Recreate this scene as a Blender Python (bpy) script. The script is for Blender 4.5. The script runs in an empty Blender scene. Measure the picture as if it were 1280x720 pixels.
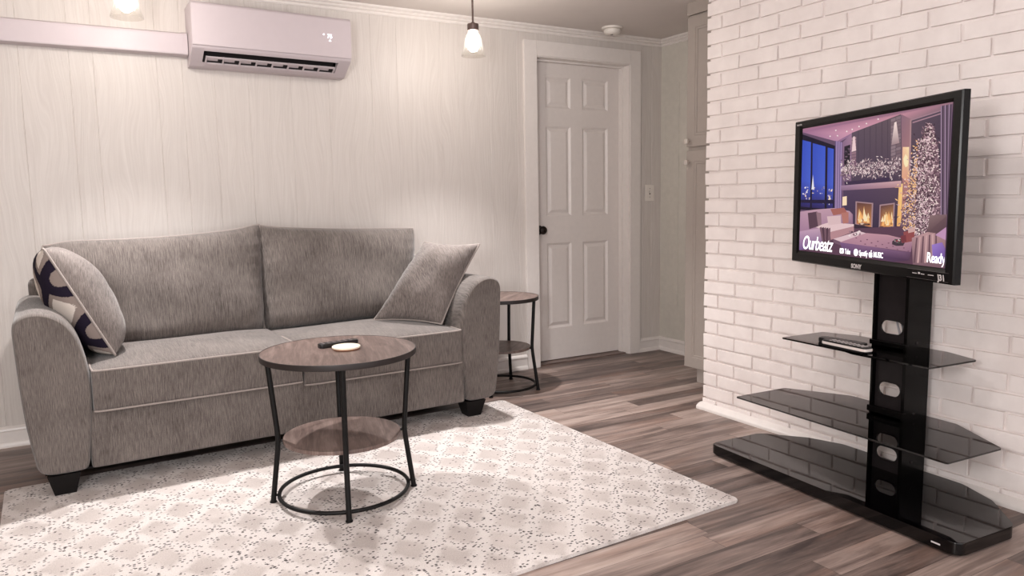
import bpy, bmesh, math, random
from math import sin, cos, pi, radians, sqrt
from mathutils import Vector, Matrix

random.seed(7)
S = bpy.context.scene
COL = S.collection

# ------------------------------------------------------------------ helpers
def lin(c):
    c = c / 255.0
    return c / 12.92 if c <= 0.04045 else ((c + 0.055) / 1.055) ** 2.4
def rgb(r, g, b): return (lin(r), lin(g), lin(b), 1.0)

class NT:
    """small node-tree builder"""
    def __init__(s, name):
        s.m = bpy.data.materials.new(name); s.m.use_nodes = True
        s.t = s.m.node_tree; s.t.nodes.clear()
        s.out = s.t.nodes.new('ShaderNodeOutputMaterial')
    def n(s, typ, **kw):
        nd = s.t.nodes.new(typ)
        for k, v in kw.items(): setattr(nd, k, v)
        return nd
    def put(s, sock, v):
        if isinstance(v, bpy.types.NodeSocket): s.t.links.new(v, sock)
        else: sock.default_value = v
    def math(s, op, a, b=0.0, c=0.0):
        nd = s.n('ShaderNodeMath', operation=op)
        s.put(nd.inputs[0], a); s.put(nd.inputs[1], b)
        if len(nd.inputs) > 2: s.put(nd.inputs[2], c)
        return nd.outputs[0]
    def coord(s, kind='Object'):
        return s.n('ShaderNodeTexCoord').outputs[kind]
    def sep(s, v):
        nd = s.n('ShaderNodeSeparateXYZ'); s.put(nd.inputs[0], v); return nd.outputs
    def comb(s, x, y, z):
        nd = s.n('ShaderNodeCombineXYZ')
        for i, v in enumerate((x, y, z)): s.put(nd.inputs[i], v)
        return nd.outputs[0]
    def scale(s, v, sx, sy, sz):
        nd = s.n('ShaderNodeVectorMath', operation='MULTIPLY'); s.put(nd.inputs[0], v)
        nd.inputs[1].default_value = (sx, sy, sz); return nd.outputs[0]
    def noise(s, v, scale=1.0, detail=3.0, rough=0.55, dist=0.0):
        nd = s.n('ShaderNodeTexNoise'); s.put(nd.inputs['Vector'], v)
        nd.inputs['Scale'].default_value = scale; nd.inputs['Detail'].default_value = detail
        nd.inputs['Roughness'].default_value = rough; nd.inputs['Distortion'].default_value = dist
        return nd.outputs[0]
    def ramp(s, f, stops):
        nd = s.n('ShaderNodeValToRGB'); s.put(nd.inputs[0], f)
        el = nd.color_ramp.elements
        while len(el) < len(stops): el.new(0.5)
        for e, (p, c) in zip(el, stops):
            e.position = p; e.color = c if len(c) == 4 else (*c, 1)
        return nd.outputs[0]
    def mix(s, f, a, b):
        nd = s.n('ShaderNodeMix', data_type='RGBA'); s.put(nd.inputs[0], f)
        s.put(nd.inputs[6], a); s.put(nd.inputs[7], b); return nd.outputs[2]
    def bump(s, h, strength=0.3, dist=0.01):
        nd = s.n('ShaderNodeBump'); s.put(nd.inputs['Height'], h)
        nd.inputs['Strength'].default_value = strength; nd.inputs['Distance'].default_value = dist
        return nd.outputs[0]
    def bsdf(s, color, rough=0.5, metal=0.0, normal=None, spec=0.5, **kw):
        nd = s.n('ShaderNodeBsdfPrincipled')
        s.put(nd.inputs['Base Color'], color); s.put(nd.inputs['Roughness'], rough)
        s.put(nd.inputs['Metallic'], metal); s.put(nd.inputs['Specular IOR Level'], spec)
        if normal is not None: s.put(nd.inputs['Normal'], normal)
        for k, v in kw.items(): s.put(nd.inputs[k], v)
        s.t.links.new(nd.outputs[0], s.out.inputs[0])
        return nd

def plain(name, c, rough=0.5, metal=0.0, var=0.04, vscale=30, bump=0.0, spec=0.5, **kw):
    t = NT(name); co = t.coord()
    f = t.noise(co, vscale, 3)
    lo = tuple(x * (1 - var) for x in c[:3]) + (1,); hi = tuple(min(1, x * (1 + var)) for x in c[:3]) + (1,)
    col = t.ramp(f, [(0.3, lo), (0.7, hi)])
    nrm = t.bump(f, bump, 0.003) if bump else None
    t.bsdf(col, rough, metal, nrm, spec, **kw)
    return t.m

def emis(name, c, strength):
    t = NT(name); e = t.n('ShaderNodeEmission')
    e.inputs[0].default_value = c; e.inputs[1].default_value = strength
    t.t.links.new(e.outputs[0], t.out.inputs[0]); return t.m

def finish(bm, name, mat, parent=None, smooth=40, loc=None, rot=None):
    me = bpy.data.meshes.new(name)
    bmesh.ops.recalc_face_normals(bm, faces=bm.faces[:])
    bm.to_mesh(me); bm.free()
    for p in me.polygons: p.use_smooth = smooth > 0
    if smooth: me.set_sharp_from_angle(angle=radians(smooth))
    for m in (mat if isinstance(mat, (list, tuple)) else [mat]): me.materials.append(m)
    o = bpy.data.objects.new(name, me); COL.objects.link(o)
    if 0 < smooth <= 50:
        wn = o.modifiers.new('weighted_normals', 'WEIGHTED_NORMAL'); wn.keep_sharp = True; wn.weight = 90
    if parent is not None: o.parent = parent
    if loc: o.location = loc
    if rot: o.rotation_euler = rot
    return o

def tag(o, label, cat, group=None, kind=None):
    o['label'] = label; o['category'] = cat
    if group: o['group'] = group
    if kind: o['kind'] = kind
    return o
def empty(name, loc, rz=0.0, label=None, cat=None, group=None, rot=None):
    o = bpy.data.objects.new(name, None); COL.objects.link(o)
    o.empty_display_size = 0.05
    o.location = loc; o.rotation_euler = rot if rot else (0, 0, rz)
    if label: tag(o, label, cat, group)
    return o
def structure(o):
    o['kind'] = 'structure'; return o

def bx(bm, x0, x1, y0, y1, z0, z1, bev=0.0, seg=2):
    r = bmesh.ops.create_cube(bm, size=1.0)
    vs = r['verts']
    for v in vs:
        v.co = Vector(((x0 + x1) / 2 + v.co.x * (x1 - x0), (y0 + y1) / 2 + v.co.y * (y1 - y0), (z0 + z1) / 2 + v.co.z * (z1 - z0)))
    if bev > 0:
        es = list({e for v in vs for e in v.link_edges})
        bmesh.ops.bevel(bm, geom=es, offset=bev, segments=seg, affect='EDGES', profile=0.5)
def box(name, mat, parent, x0, x1, y0, y1, z0, z1, bev=0.0, seg=2, **kw):
    bm = bmesh.new(); bx(bm, x0, x1, y0, y1, z0, z1, bev, seg)
    return finish(bm, name, mat, parent, **kw)

def rings(bm, loops, closed_u=True, cap0=True, cap1=True):
    """skin a list of vertex-coordinate loops"""
    L = [[bm.verts.new(c) for c in lp] for lp in loops]
    n = len(L[0])
    for a, b in zip(L[:-1], L[1:]):
        for i in range(n if closed_u else n - 1):
            j = (i + 1) % n
            bm.faces.new((a[i], a[j], b[j], b[i]))
    if cap0: bm.faces.new(L[0][::-1])
    if cap1: bm.faces.new(L[-1])
    return L

def tube(bm, pts, r, closed=False, n=10, cap=True):
    P = [Vector(p) for p in pts]; N = len(P); loops = []
    up = Vector((0, 0, 1)); prev = None
    for i in range(N):
        if closed: t = P[(i + 1) % N] - P[i - 1]
        else: t = P[min(i + 1, N - 1)] - P[max(i - 1, 0)]
        t.normalize()
        if prev is None:
            a = up if abs(t.z) < 0.9 else Vector((1, 0, 0))
            u = (a - t * a.dot(t)).normalized()
        else:
            u = (prev - t * prev.dot(t)).normalized()
        prev = u; w = t.cross(u)
        rr = r[i] if isinstance(r, (list, tuple)) else r
        loops.append([P[i] + (u * cos(2 * pi * k / n) + w * sin(2 * pi * k / n)) * rr for k in range(n)])
    if closed:
        L = rings(bm, loops, cap0=False, cap1=False)
        # best rotation for the closing seam
        a, b = L[-1], L[0]
        best = min(range(n), key=lambda s: sum((a[i].co - b[(i + s) % n].co).length for i in range(n)))
        for i in range(n):
            j = (i + 1) % n
            bm.faces.new((a[i], a[j], b[(j + best) % n], b[(i + best) % n]))
    else: rings(bm, loops, cap0=cap, cap1=cap)

def lathe(bm, prof, n=32, c=(0, 0, 0), close=False):
    loops = [[(c[0] + max(r, 1e-5) * cos(2 * pi * k / n), c[1] + max(r, 1e-5) * sin(2 * pi * k / n), c[2] + z) for k in range(n)] for r, z in prof]
    if close:
        loops.append(loops[0]); rings(bm, loops, cap0=False, cap1=False)
    else: rings(bm, loops)

def prism(bm, poly, z0, z1, bev=0.0, seg=2):
    vs0 = [bm.verts.new((x, y, z0)) for x, y in poly]; vs1 = [bm.verts.new((x, y, z1)) for x, y in poly]
    n = len(poly); fs = []
    for i in range(n):
        j = (i + 1) % n; fs.append(bm.faces.new((vs0[i], vs0[j], vs1[j], vs1[i])))
    fs.append(bm.faces.new(vs0[::-1])); fs.append(bm.faces.new(vs1))
    if bev:
        es = list({e for f in fs[-2:] for e in f.edges})
        bmesh.ops.bevel(bm, geom=es, offset=bev, segments=seg, affect='EDGES', profile=0.5)

def spline(pts, n, closed=False):
    """Catmull-Rom resample"""
    P = [Vector(p) for p in pts]; N = len(P); out = []
    m = N if closed else N - 1
    for i in range(m):
        p0 = P[(i - 1) % N] if closed or i > 0 else P[0]
        p1 = P[i]; p2 = P[(i + 1) % N]
        p3 = P[(i + 2) % N] if closed or i + 2 < N else P[-1]
        for k in range(n):
            t = k / n
            out.append(0.5 * ((2 * p1) + (p2 - p0) * t + (2 * p0 - 5 * p1 + 4 * p2 - p3) * t * t + (3 * p1 - p0 - 3 * p2 + p3) * t ** 3))
    if not closed: out.append(P[-1])
    return out

def round_poly(poly, radii, n=5):
    out = []; N = len(poly)
    for i in range(N):
        p = Vector(poly[i]); a = Vector(poly[i - 1]); b = Vector(poly[(i + 1) % N])
        r = radii[i] if isinstance(radii, (list, tuple)) else radii
        if r <= 0: out.append(tuple(p)); continue
        da = (a - p).normalized(); db = (b - p).normalized()
        ang = da.angle(db); d = min(r / math.tan(ang / 2), (a - p).length * .49, (b - p).length * .49)
        s, e = p + da * d, p + db * d
        for k in range(n + 1):
            t = k / n; out.append(tuple((1 - t) ** 2 * s + 2 * t * (1 - t) * p + t * t * e))
    return out

def text_mesh(name, body, size, mat, parent, loc, rot, shear=0.0, bold=0.0, extrude=0.0004, xscale=1.0, spacing=1.0, align='LEFT'):
    cu = bpy.data.curves.new(name, 'FONT'); cu.body = body; cu.size = size
    cu.shear = shear; cu.offset = bold; cu.extrude = extrude; cu.align_x = align; cu.space_character = spacing
    tmp = bpy.data.objects.new(name + '_tmp', cu); COL.objects.link(tmp)
    dg = bpy.context.evaluated_depsgraph_get()
    me = bpy.data.meshes.new_from_object(tmp.evaluated_get(dg))
    bpy.data.objects.remove(tmp); bpy.data.curves.remove(cu)
    me.materials.clear(); me.materials.append(mat); me.name = name
    o = bpy.data.objects.new(name, me); COL.objects.link(o)
    o.parent = parent; o.location = loc; o.rotation_euler = rot; o.scale = (xscale, 1, 1)
    return o
BULB = 85.0
SPOT = 67.0
WORLD = 0.95
EXPO = 1.10
SCREEN_GAIN = 0.43
ROOM_LAMP_AND_FILL = (('room_lamp', (-.6, .3, 1.35), 54.0, .22), ('added_top_fill', (.6, 1.3, 2.15), 11.0, .06))  # second entry: unseen fill added overhead to brighten the room, no real fixture
# ------------------------------------------------------------------ materials
def m_panel():
    t = NT('embossed_wall_panel'); co = t.coord(); x, y, z = t.sep(co)
    big = t.noise(t.comb(t.math('MULTIPLY', x, 3.0), 0.0, t.math('MULTIPLY', z, 0.6)), 1.6, 2)
    warp = t.math('MULTIPLY_ADD', big, 0.22, x)
    g = t.noise(t.comb(t.math('MULTIPLY', warp, 150.0), t.math('MULTIPLY', y, 40.0), t.math('MULTIPLY', z, 3.2)), 1.0, 3, .6)
    fine = t.noise(t.scale(co, 420, 60, 14), 1.0, 2)
    mask = t.ramp(t.noise(t.scale(co, 5, 1, 1.2), 1.0, 2), [(.35, (.25, .25, .25)), (.65, (1, 1, 1))])
    hh = t.math('MULTIPLY', t.math('ADD', g, t.math('MULTIPLY', fine, .35)), mask)
    col = t.ramp(g, [(.3, rgb(202, 194, 189)), (.7, rgb(212, 205, 200))])
    t.bsdf(col, .42, 0, t.bump(hh, .55, .004), .35)
    return t.m
M_PANEL = m_panel()
M_ALCOVE = plain('smooth_painted_panel', rgb(206, 201, 192), .5, bump=.1)
M_TRIM = plain('white_trim_paint', rgb(226, 219, 215), .35, var=.02)
M_DOOR = plain('white_door_paint', rgb(222, 214, 210), .38, var=.02)
M_CEIL = plain('ceiling_paint', rgb(214, 206, 201), .8, var=.02, vscale=4)
M_CAB = plain('grey_cabinet_paint', rgb(164, 154, 147), .4, var=.02)
M_TOE = plain('toe_kick_paint', rgb(205, 196, 190), .5, var=.02)

def m_brick():
    t = NT('white_painted_brick'); co = t.coord()
    a = t.noise(co, 9, 4); b = t.noise(co, 90, 4, .65)
    col = t.ramp(a, [(.3, rgb(232, 222, 219)), (.7, rgb(242, 233, 230))])
    h = t.math('ADD', t.math('MULTIPLY', a, .6), t.math('MULTIPLY', b, .4))
    t.bsdf(col, .5, 0, t.bump(h, .35, .006), .4)
    return t.m
M_BRICK = m_brick()

def m_floor():
    t = NT('wood_plank_floor'); co = t.coord(); x, y, z = t.sep(co)
    W, L = .102, .94
    row = t.math('FLOOR', t.math('DIVIDE', y, W))
    wn = t.n('ShaderNodeTexWhiteNoise', noise_dimensions='1D'); t.put(wn.inputs['W'], row)
    xs = t.math('ADD', t.math('DIVIDE', x, L), t.math('MULTIPLY', wn.outputs[0], 5.0))
    pl = t.math('FLOOR', xs)
    wn2 = t.n('ShaderNodeTexWhiteNoise', noise_dimensions='2D'); t.put(wn2.inputs['Vector'], t.comb(row, pl, 0.0))
    rnd = wn2.outputs[0]
    fy = t.math('FRACT', t.math('DIVIDE', y, W)); fx = t.math('FRACT', xs)
    ey = t.math('MINIMUM', fy, t.math('SUBTRACT', 1.0, fy)); ex = t.math('MULTIPLY', t.math('MINIMUM', fx, t.math('SUBTRACT', 1.0, fx)), L / W)
    seam = t.math('LESS_THAN', t.math('MINIMUM', ex, ey), .009)
    off = t.math('MULTIPLY', rnd, 37.0)
    v1 = t.comb(t.math('ADD', t.math('MULTIPLY', x, 1.6), off), t.math('MULTIPLY', y, 17.0), off)
    g1 = t.noise(v1, 1.0, 5, .62, .6)
    v2 = t.comb(t.math('ADD', t.math('MULTIPLY', x, 5.0), off), t.math('MULTIPLY', y, 120.0), off)
    g2 = t.noise(v2, 1.0, 3, .6)
    f = t.math('ADD', t.math('MULTIPLY', g1, .72), t.math('MULTIPLY', g2, .28))
    f = t.math('ADD', f, t.math('MULTIPLY', t.math('SUBTRACT', rnd, .5), .26))
    col = t.ramp(f, [(.28, rgb(60, 50, 48)), (.43, rgb(98, 84, 79)), (.55, rgb(132, 115, 108)), (.74, rgb(176, 158, 149))])
    tint = t.noise(t.comb(t.math('ADD', x, off), t.math('MULTIPLY', y, 6.0), off), 2.0, 2)
    col = t.mix(t.math('MULTIPLY', t.ramp(tint, [(.5, (0, 0, 0)), (.75, (1, 1, 1))]), .35), col, rgb(146, 110, 92))
    col = t.mix(t.math('MULTIPLY', seam, .7), col, rgb(48, 36, 33))
    t.bsdf(col, t.math('MULTIPLY_ADD', g2, .18, .33), 0, t.bump(t.math('SUBTRACT', f, seam), .12, .003), .4)
    return t.m
M_FLOOR = m_floor()

def m_fabric(name, dark, light, sx=260, sy=9):
    t = NT(name); co = t.coord(); x, y, z = t.sep(co)
    warp = t.math('MULTIPLY_ADD', t.noise(co, 7, 2), .012, x)
    v = t.comb(t.math('MULTIPLY', warp, sx), t.math('MULTIPLY', y, sy), t.math('MULTIPLY', z, sy * 1.4))
    g = t.noise(v, 1.0, 4, .7)
    g2 = t.noise(co, 700, 2)
    big = t.noise(co, 5, 3)
    f = t.math('ADD', t.math('ADD', t.math('MULTIPLY', g, .62), t.math('MULTIPLY', g2, .18)), t.math('MULTIPLY', big, .2))
    col = t.ramp(f, [(.34, dark), (.66, light)])
    t.bsdf(col, .9, 0, t.bump(t.math('ADD', g, t.math('MULTIPLY', g2, .5)), .35, .003), .15, **{'Sheen Weight': .25, 'Sheen Roughness': .5})
    return t.m
M_SOFA = m_fabric('grey_chenille', rgb(54, 47, 45), rgb(132, 123, 118), 420, 16)
M_PIPE = plain('sofa_piping', rgb(150, 140, 135), .9, var=.12, vscale=250, bump=.3)
M_PILLOW = m_fabric('pillow_chenille', rgb(68, 60, 58), rgb(142, 132, 127), 330, 26)
M_BLACKWOOD = plain('black_stained_wood', rgb(12, 9, 9), .5, var=.2, vscale=60, spec=.25)
M_UNDER = plain('black_dust_cloth', rgb(18, 15, 15), .95)

def m_pattern():
    t = NT('lattice_print_fabric')
    u, v, w = t.sep(t.coord('UV'))
    a = t.math('MULTIPLY', t.math('COSINE', t.math('MULTIPLY', v, 2 * pi * 2.0)), .115)
    def band(s):
        q = t.math('FRACT', t.math('ADD', t.math('MULTIPLY', t.math('ADD', u, t.math('MULTIPLY', a, s)), 2.0), .5 if s > 0 else .0))
        return t.math('ABSOLUTE', t.math('SUBTRACT', q, .5))
    d = t.math('MINIMUM', band(1.0), band(-1.0))
    spk = t.noise(t.coord('UV'), 120, 2)
    d2 = t.math('ADD', d, t.math('MULTIPLY', t.math('SUBTRACT', spk, .5), .05))
    col = t.ramp(d2, [(.0, rgb(34, 28, 42)), (.125, rgb(34, 28, 42)), (.135, rgb(140, 127, 121)), (.255, rgb(140, 127, 121)), (.265, rgb(214, 204, 196)), (1, rgb(214, 204, 196))])
    t.bsdf(col, .92, 0, t.bump(spk, .3, .002), .1)
    return t.m
M_PATTERN = m_pattern()

def m_rug():
    t = NT('lattice_loop_pile'); co = t.coord(); x, y, z = t.sep(co)
    wob = t.noise(co, 9, 2)
    xx = t.math('MULTIPLY_ADD', wob, .05, x); yy = t.math('MULTIPLY_ADD', wob, .04, y)
    def band(s):
        q = t.math('FRACT', t.math('ADD', t.math('DIVIDE', xx, .19), t.math('MULTIPLY', t.math('DIVIDE', yy, .25), s)))
        return t.math('ABSOLUTE', t.math('SUBTRACT', q, .5))
    d = t.math('MINIMUM', band(1.0), band(-1.0))
    d = t.math('ADD', d, t.math('MULTIPLY', t.math('SUBTRACT', t.noise(co, 45, 2), .5), .16))
    inb = t.ramp(d, [(.10, (1, 1, 1)), (.26, (0, 0, 0))])
    vor = t.n('ShaderNodeTexVoronoi'); t.put(vor.inputs['Vector'], t.comb(t.math('MULTIPLY', x, 72.0), t.math('MULTIPLY', y, 108.0), 0.0)); vor.inputs['Scale'].default_value = 1.0
    near = t.math('LESS_THAN', vor.outputs['Distance'], .37)
    r, g, b = t.sep(vor.outputs['Color'])
    dash = t.math('MULTIPLY', near, t.math('GREATER_THAN', r, .44))
    dash_b = t.math('MULTIPLY', t.math('MULTIPLY', near, t.math('GREATER_THAN', r, .84)), .8)
    fine = t.noise(co, 260, 3, .7)
    soft = t.noise(co, 4, 2)
    base = t.mix(inb, t.ramp(t.math('MULTIPLY_ADD', t.math('SUBTRACT', soft, .5), .9, fine), [(.25, rgb(178, 168, 164)), (.75, rgb(208, 199, 195))]), t.ramp(fine, [(.3, rgb(198, 190, 186)), (.7, rgb(226, 219, 216))]))
    dm = t.math('MAXIMUM', t.math('MULTIPLY', dash, inb), dash_b)
    dm = t.math('MULTIPLY', dm, t.math('GREATER_THAN', z, .0115))
    col = t.mix(t.math('MULTIPLY', dm, .9), base, rgb(46, 36, 37))
    h = t.math('SUBTRACT', t.math('MULTIPLY', fine, .7), t.math('MULTIPLY', dm, .5))
    h = t.math('ADD', h, t.math('MULTIPLY', inb, .5))
    t.bsdf(col, .95, 0, t.bump(h, .6, .006), .1)
    return t.m
M_RUG = m_rug()

def m_wood(name, c0, c1, c2, rough=.4):
    t = NT(name); co = t.coord()
    d = t.noise(t.scale(co, 3, 26, 3), 1.0, 5, .65, 1.2); e = t.noise(t.scale(co, 14, 180, 14), 1.0, 2)
    f = t.math('ADD', t.math('MULTIPLY', d, .75), t.math('MULTIPLY', e, .25))
    col = t.ramp(f, [(.3, c0), (.5, c1), (.72, c2)])
    t.bsdf(col, rough, 0, t.bump(f, .12, .002), .45)
    return t.m
M_TABLEWOOD = m_wood('rustic_brown_board', rgb(70, 55, 51), rgb(108, 90, 84), rgb(144, 126, 119))
M_EDGE = plain('dark_edge_band', rgb(30, 22, 21), .45, var=.1)
M_STEEL = plain('black_powder_coat', rgb(9, 7, 7), .5, var=.1, vscale=80, spec=.25)

M_GLOSS = plain('black_gloss_lacquer', rgb(4, 3, 4), .03, var=.05)
M_COLUMN = plain('black_satin_metal', rgb(6, 5, 5), .2, var=.1, spec=.13)
M_PANELGREY = plain('dark_grey_inner_metal', rgb(34, 30, 31), .25, .0, var=.1, spec=.15)
M_BEZEL = plain('black_tv_plastic', rgb(9, 7, 8), .26, var=.05, spec=.2)
M_TVBACK = plain('black_tv_back_plastic', rgb(16, 13, 13), .5, var=.05)
M_PORT = plain('grey_connector_panel', rgb(92, 84, 84), .5, var=.3, vscale=200)
def m_glass_dark():
    t = NT('smoked_shelf_glass')
    tr = t.n('ShaderNodeBsdfTransparent'); tr.inputs[0].default_value = (.27, .25, .255, 1)
    gl = t.n('ShaderNodeBsdfGlossy'); gl.inputs['Roughness'].default_value = .012; gl.inputs[0].default_value = (.95, .93, .93, 1)
    fr = t.n('ShaderNodeFresnel'); fr.inputs[0].default_value = 1.5
    ns = t.noise(t.coord(), 3, 1)
    mx = t.n('ShaderNodeMixShader'); t.put(mx.inputs[0], t.math('MULTIPLY_ADD', ns, .004, fr.outputs[0]))
    t.t.links.new(tr.outputs[0], mx.inputs[1]); t.t.links.new(gl.outputs[0], mx.inputs[2])
    t.t.links.new(mx.outputs[0], t.out.inputs[0]); return t.m
M_SMOKE = m_glass_dark()
def m_shade():
    t = NT('ribbed_clear_glass'); co = t.coord()
    tr = t.n('ShaderNodeBsdfTransparent'); tr.inputs[0].default_value = (.93, .92, .9, 1)
    tl = t.n('ShaderNodeBsdfTranslucent'); tl.inputs[0].default_value = (.95, .93, .9, 1)
    gl = t.n('ShaderNodeBsdfGlossy'); gl.inputs['Roughness'].default_value = .05
    ns = t.noise(co, 60, 2)
    a = t.n('ShaderNodeMixShader'); t.put(a.inputs[0], t.math('MULTIPLY_ADD', ns, .008, .0045))
    t.t.links.new(tr.outputs[0], a.inputs[1]); t.t.links.new(tl.outputs[0], a.inputs[2])
    lw = t.n('ShaderNodeLayerWeight'); lw.inputs[0].default_value = .25
    b = t.n('ShaderNodeMixShader'); t.put(b.inputs[0], t.math('MULTIPLY', lw.outputs['Facing'], .35))
    t.t.links.new(a.outputs[0], b.inputs[1]); t.t.links.new(gl.outputs[0], b.inputs[2])
    t.t.links.new(b.outputs[0], t.out.inputs[0]); return t.m
M_SHADE = m_shade()
M_BULB = emis('lit_bulb', (1.0, .95, .91, 1), BULB)
M_NICKEL = plain('brushed_dark_nickel', rgb(120, 104, 100), .35, .9, var=.15, vscale=120)
M_CHROME = plain('polished_chrome', rgb(225, 220, 215), .12, 1.0, var=.03)
M_BRONZE = plain('oil_rubbed_bronze', rgb(38, 29, 26), .35, .6, var=.2)
M_AC = plain('white_ac_plastic', rgb(198, 187, 191), .42, var=.01, spec=.35)
M_ACDARK = plain('dark_ac_outlet', rgb(30, 24, 25), .7)
M_PLASTIC = plain('white_plastic', rgb(228, 221, 214), .35, var=.02)
M_SLOT = plain('grey_slot_plastic', rgb(120, 112, 106), .5)
M_REMOTE = plain('black_remote_plastic', rgb(22, 19, 20), .4, var=.1)
M_KEYS = plain('pale_rubber_keys', rgb(210, 200, 200), .5)
M_DKEYS = plain('grey_rubber_keys', rgb(120, 110, 110), .5)
M_SILVER = plain('silver_plastic', rgb(222, 212, 208), .3, .1)
M_CREAM = plain('cream_ceramic', rgb(246, 236, 214), .4, var=.02)
M_CORK = plain('tan_cork_rim', rgb(150, 98, 66), .7, var=.2, vscale=150)
M_WHITEMARK = emis('lit_white_lettering', (1, .95, .95, 1), .95)
M_PRINT = plain('printed_silver_lettering', rgb(205, 198, 198), .4)
M_LED = emis('ac_led_digits', (.92, .88, 1, 1), 1.6)
M_CABLE = plain('grey_cable_sheath', rgb(150, 145, 150), .5)
# ------------------------------------------------------------------ the room
WY = 4.158          # panelled back wall
CZ = 2.213          # ceiling height
AX = 3.685          # alcove side wall
BXW = 2.83          # face of the brick wall
BYE = 2.85          # far end of the brick wall
XL = -2.3           # left wall
DX0, DX1, DZ1 = 2.636, 3.385, 2.018   # door opening

fl = box('floor', M_FLOOR, None, XL - .1, AX + .1, -1.6, WY + .35, -.06, 0.0, smooth=0); structure(fl)
ce = box('ceiling', M_CEIL, None, XL - .1, AX + .1, -1.6, WY + .35, CZ, CZ + .06, smooth=0); structure(ce)

# back wall: sheets of panelling with V grooves, one mesh, door opening left open
grooves = [-2.1, -1.9, -1.62, -1.38, -1.18, -.93, -.7, -.46, -.333, -.154, .045, .145, .42, .535, .685, .853, 1.072, 1.28, 1.528, 1.684, 1.962, 2.077, 2.296, 2.491, 2.72, 2.9, 3.14, 3.30, 3.515, 3.60]
def wall_strip(bm, x0, x1, z0, z1):
    prof = [(x0, 0.0)]
    for g in grooves:
        if x0 + .01 < g < x1 - .01:
            prof += [(g - .0022, 0.0), (g, .0018), (g + .0022, 0.0)]
    prof.append((x1, 0.0))
    a = [bm.verts.new((x, WY + d, z0)) for x, d in prof]; b = [bm.verts.new((x, WY + d, z1)) for x, d in prof]
    ab = [bm.verts.new((x, WY + .1, z0)) for x in (x0, x1)]; bb = [bm.verts.new((x, WY + .1, z1)) for x in (x0, x1)]
    for i in range(len(prof) - 1): bm.faces.new((a[i], a[i + 1], b[i + 1], b[i]))
    bm.faces.new((ab[1], ab[0], bb[0], bb[1])); bm.faces.new((a[0], b[0], bb[0], ab[0])); bm.faces.new((a[-1], ab[1], bb[1], b[-1]))
    bm.faces.new(b + bb[::-1]); bm.faces.new(a[::-1] + ab)
bm = bmesh.new()
wall_strip(bm, XL, DX0 - .02, 0, CZ); wall_strip(bm, DX0 - .02, DX1 + .02, DZ1 + .02, CZ); wall_strip(bm, DX1 + .02, AX, 0, CZ)
structure(finish(bm, 'wall_back', M_PANEL, smooth=0))
structure(box('wall_left', M_ALCOVE, None, XL - .1, XL, -1.6, WY + .1, 0, CZ, smooth=0))
# alcove side wall with shallow picture-frame panels
bm = bmesh.new(); bx(bm, AX, AX + .1, -1.6, WY + .1, 0, CZ)
bx(bm, AX - .004, AX + .001, 3.97, 4.06, .34, 1.9, .002)
structure(finish(bm, 'wall_right_alcove', M_ALCOVE, smooth=0))

# closet side of the door opening so nothing leaks light
structure(box('wall_closet', M_TRIM, None, DX0 - .2, DX1 + .2, WY + .22, WY + .3, 0, CZ, smooth=0))

# brick wall
bm = bmesh.new()
P, H0 = .2325, 1.100 - 16 * .0696
rnd = random.Random(3)
yend, ynear = BYE, -.9
def brick(y0, y1, z0, z1):
    r = bmesh.ops.create_cube(bm, size=1.0); vs = r['verts']
    ex = rnd.uniform(-.0022, .0022)
    for v in vs:
        v.co = Vector((BXW + .03 + v.co.x * .06 + (ex if v.co.x < 0 else 0), (y0 + y1) / 2 + v.co.y * (y1 - y0) + rnd.uniform(-.0018, .0018),
                       (z0 + z1) / 2 + v.co.z * (z1 - z0) + rnd.uniform(-.0022, .0022)))
        if v.co.x < BXW + .02: v.co.x += rnd.uniform(-.0015, .0015)
    es = [e for e in {e for v in vs for e in v.link_edges} if all(v.co.x < BXW + .02 for v in e.verts)]
    bmesh.ops.bevel(bm, geom=es, offset=.0045, segments=2, affect='EDGES', profile=.6)
row = 0; z = H0
while z < CZ:
    z1 = z + .0696
    start = 2.755 if (row % 2) == 0 else 2.640
    ys = [yend]; y = start
    while y > ynear: ys.append(y); y -= P + rnd.uniform(-.002, .002)
    for a, b in zip(ys[:-1], ys[1:]):
        gj = rnd.uniform(.0038, .0062)
        a2 = a if a == yend else a - gj
        if a == yend: a2 = a + rnd.uniform(-.004, .004)
        brick(b + gj, a2, max(z + .0048, .0), min(z1 - .0048, CZ - .001))
    z = z1; row += 1
bx(bm, BXW + .0115, BXW + .22, ynear, BYE - .012, 0, CZ - .0005)
structure(finish(bm, 'wall_right', M_BRICK, smooth=35))
# quarter-round shoe at the foot of the bricks
def shoe(name, pts_xy, normal_sign, h=.032, d=.04):
    pass
bm = bmesh.new()
prof = [(0, 0), (-.042, 0), (-.042, .010), (-.038, .018), (-.026, .026), (-.012, .031), (0, .032)]
rings(bm, [[(BXW + .002 + a, y, zz) for a, zz in prof] for y in (ynear, 2.845, BYE + .008)])
structure(finish(bm, 'trim_brick_shoe', M_TRIM, smooth=50))

# crown mouldings (three stepped beads)
def crown(name, p0, p1, nrm):
    bm = bmesh.new()
    pr = [(0, -.048), (.006, -.048), (.010, -.043), (.010, -.036), (.007, -.033), (.013, -.030), (.019, -.026), (.019, -.020), (.016, -.017), (.022, -.014), (.030, -.009), (.031, -.002), (.031, 0), (0, 0)]
    rings(bm, [[(p[0] + nrm[0] * d, p[1] + nrm[1] * d, CZ - .0003 + zz) for d, zz in pr] for p in (p0, p1)])
    return structure(finish(bm, name, M_TRIM, smooth=30))
crown('trim_crown_back', (XL, WY), (AX, WY), (0, -1))
crown('trim_crown_alcove', (AX, WY), (AX, 3.30), (-1, 0))

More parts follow.
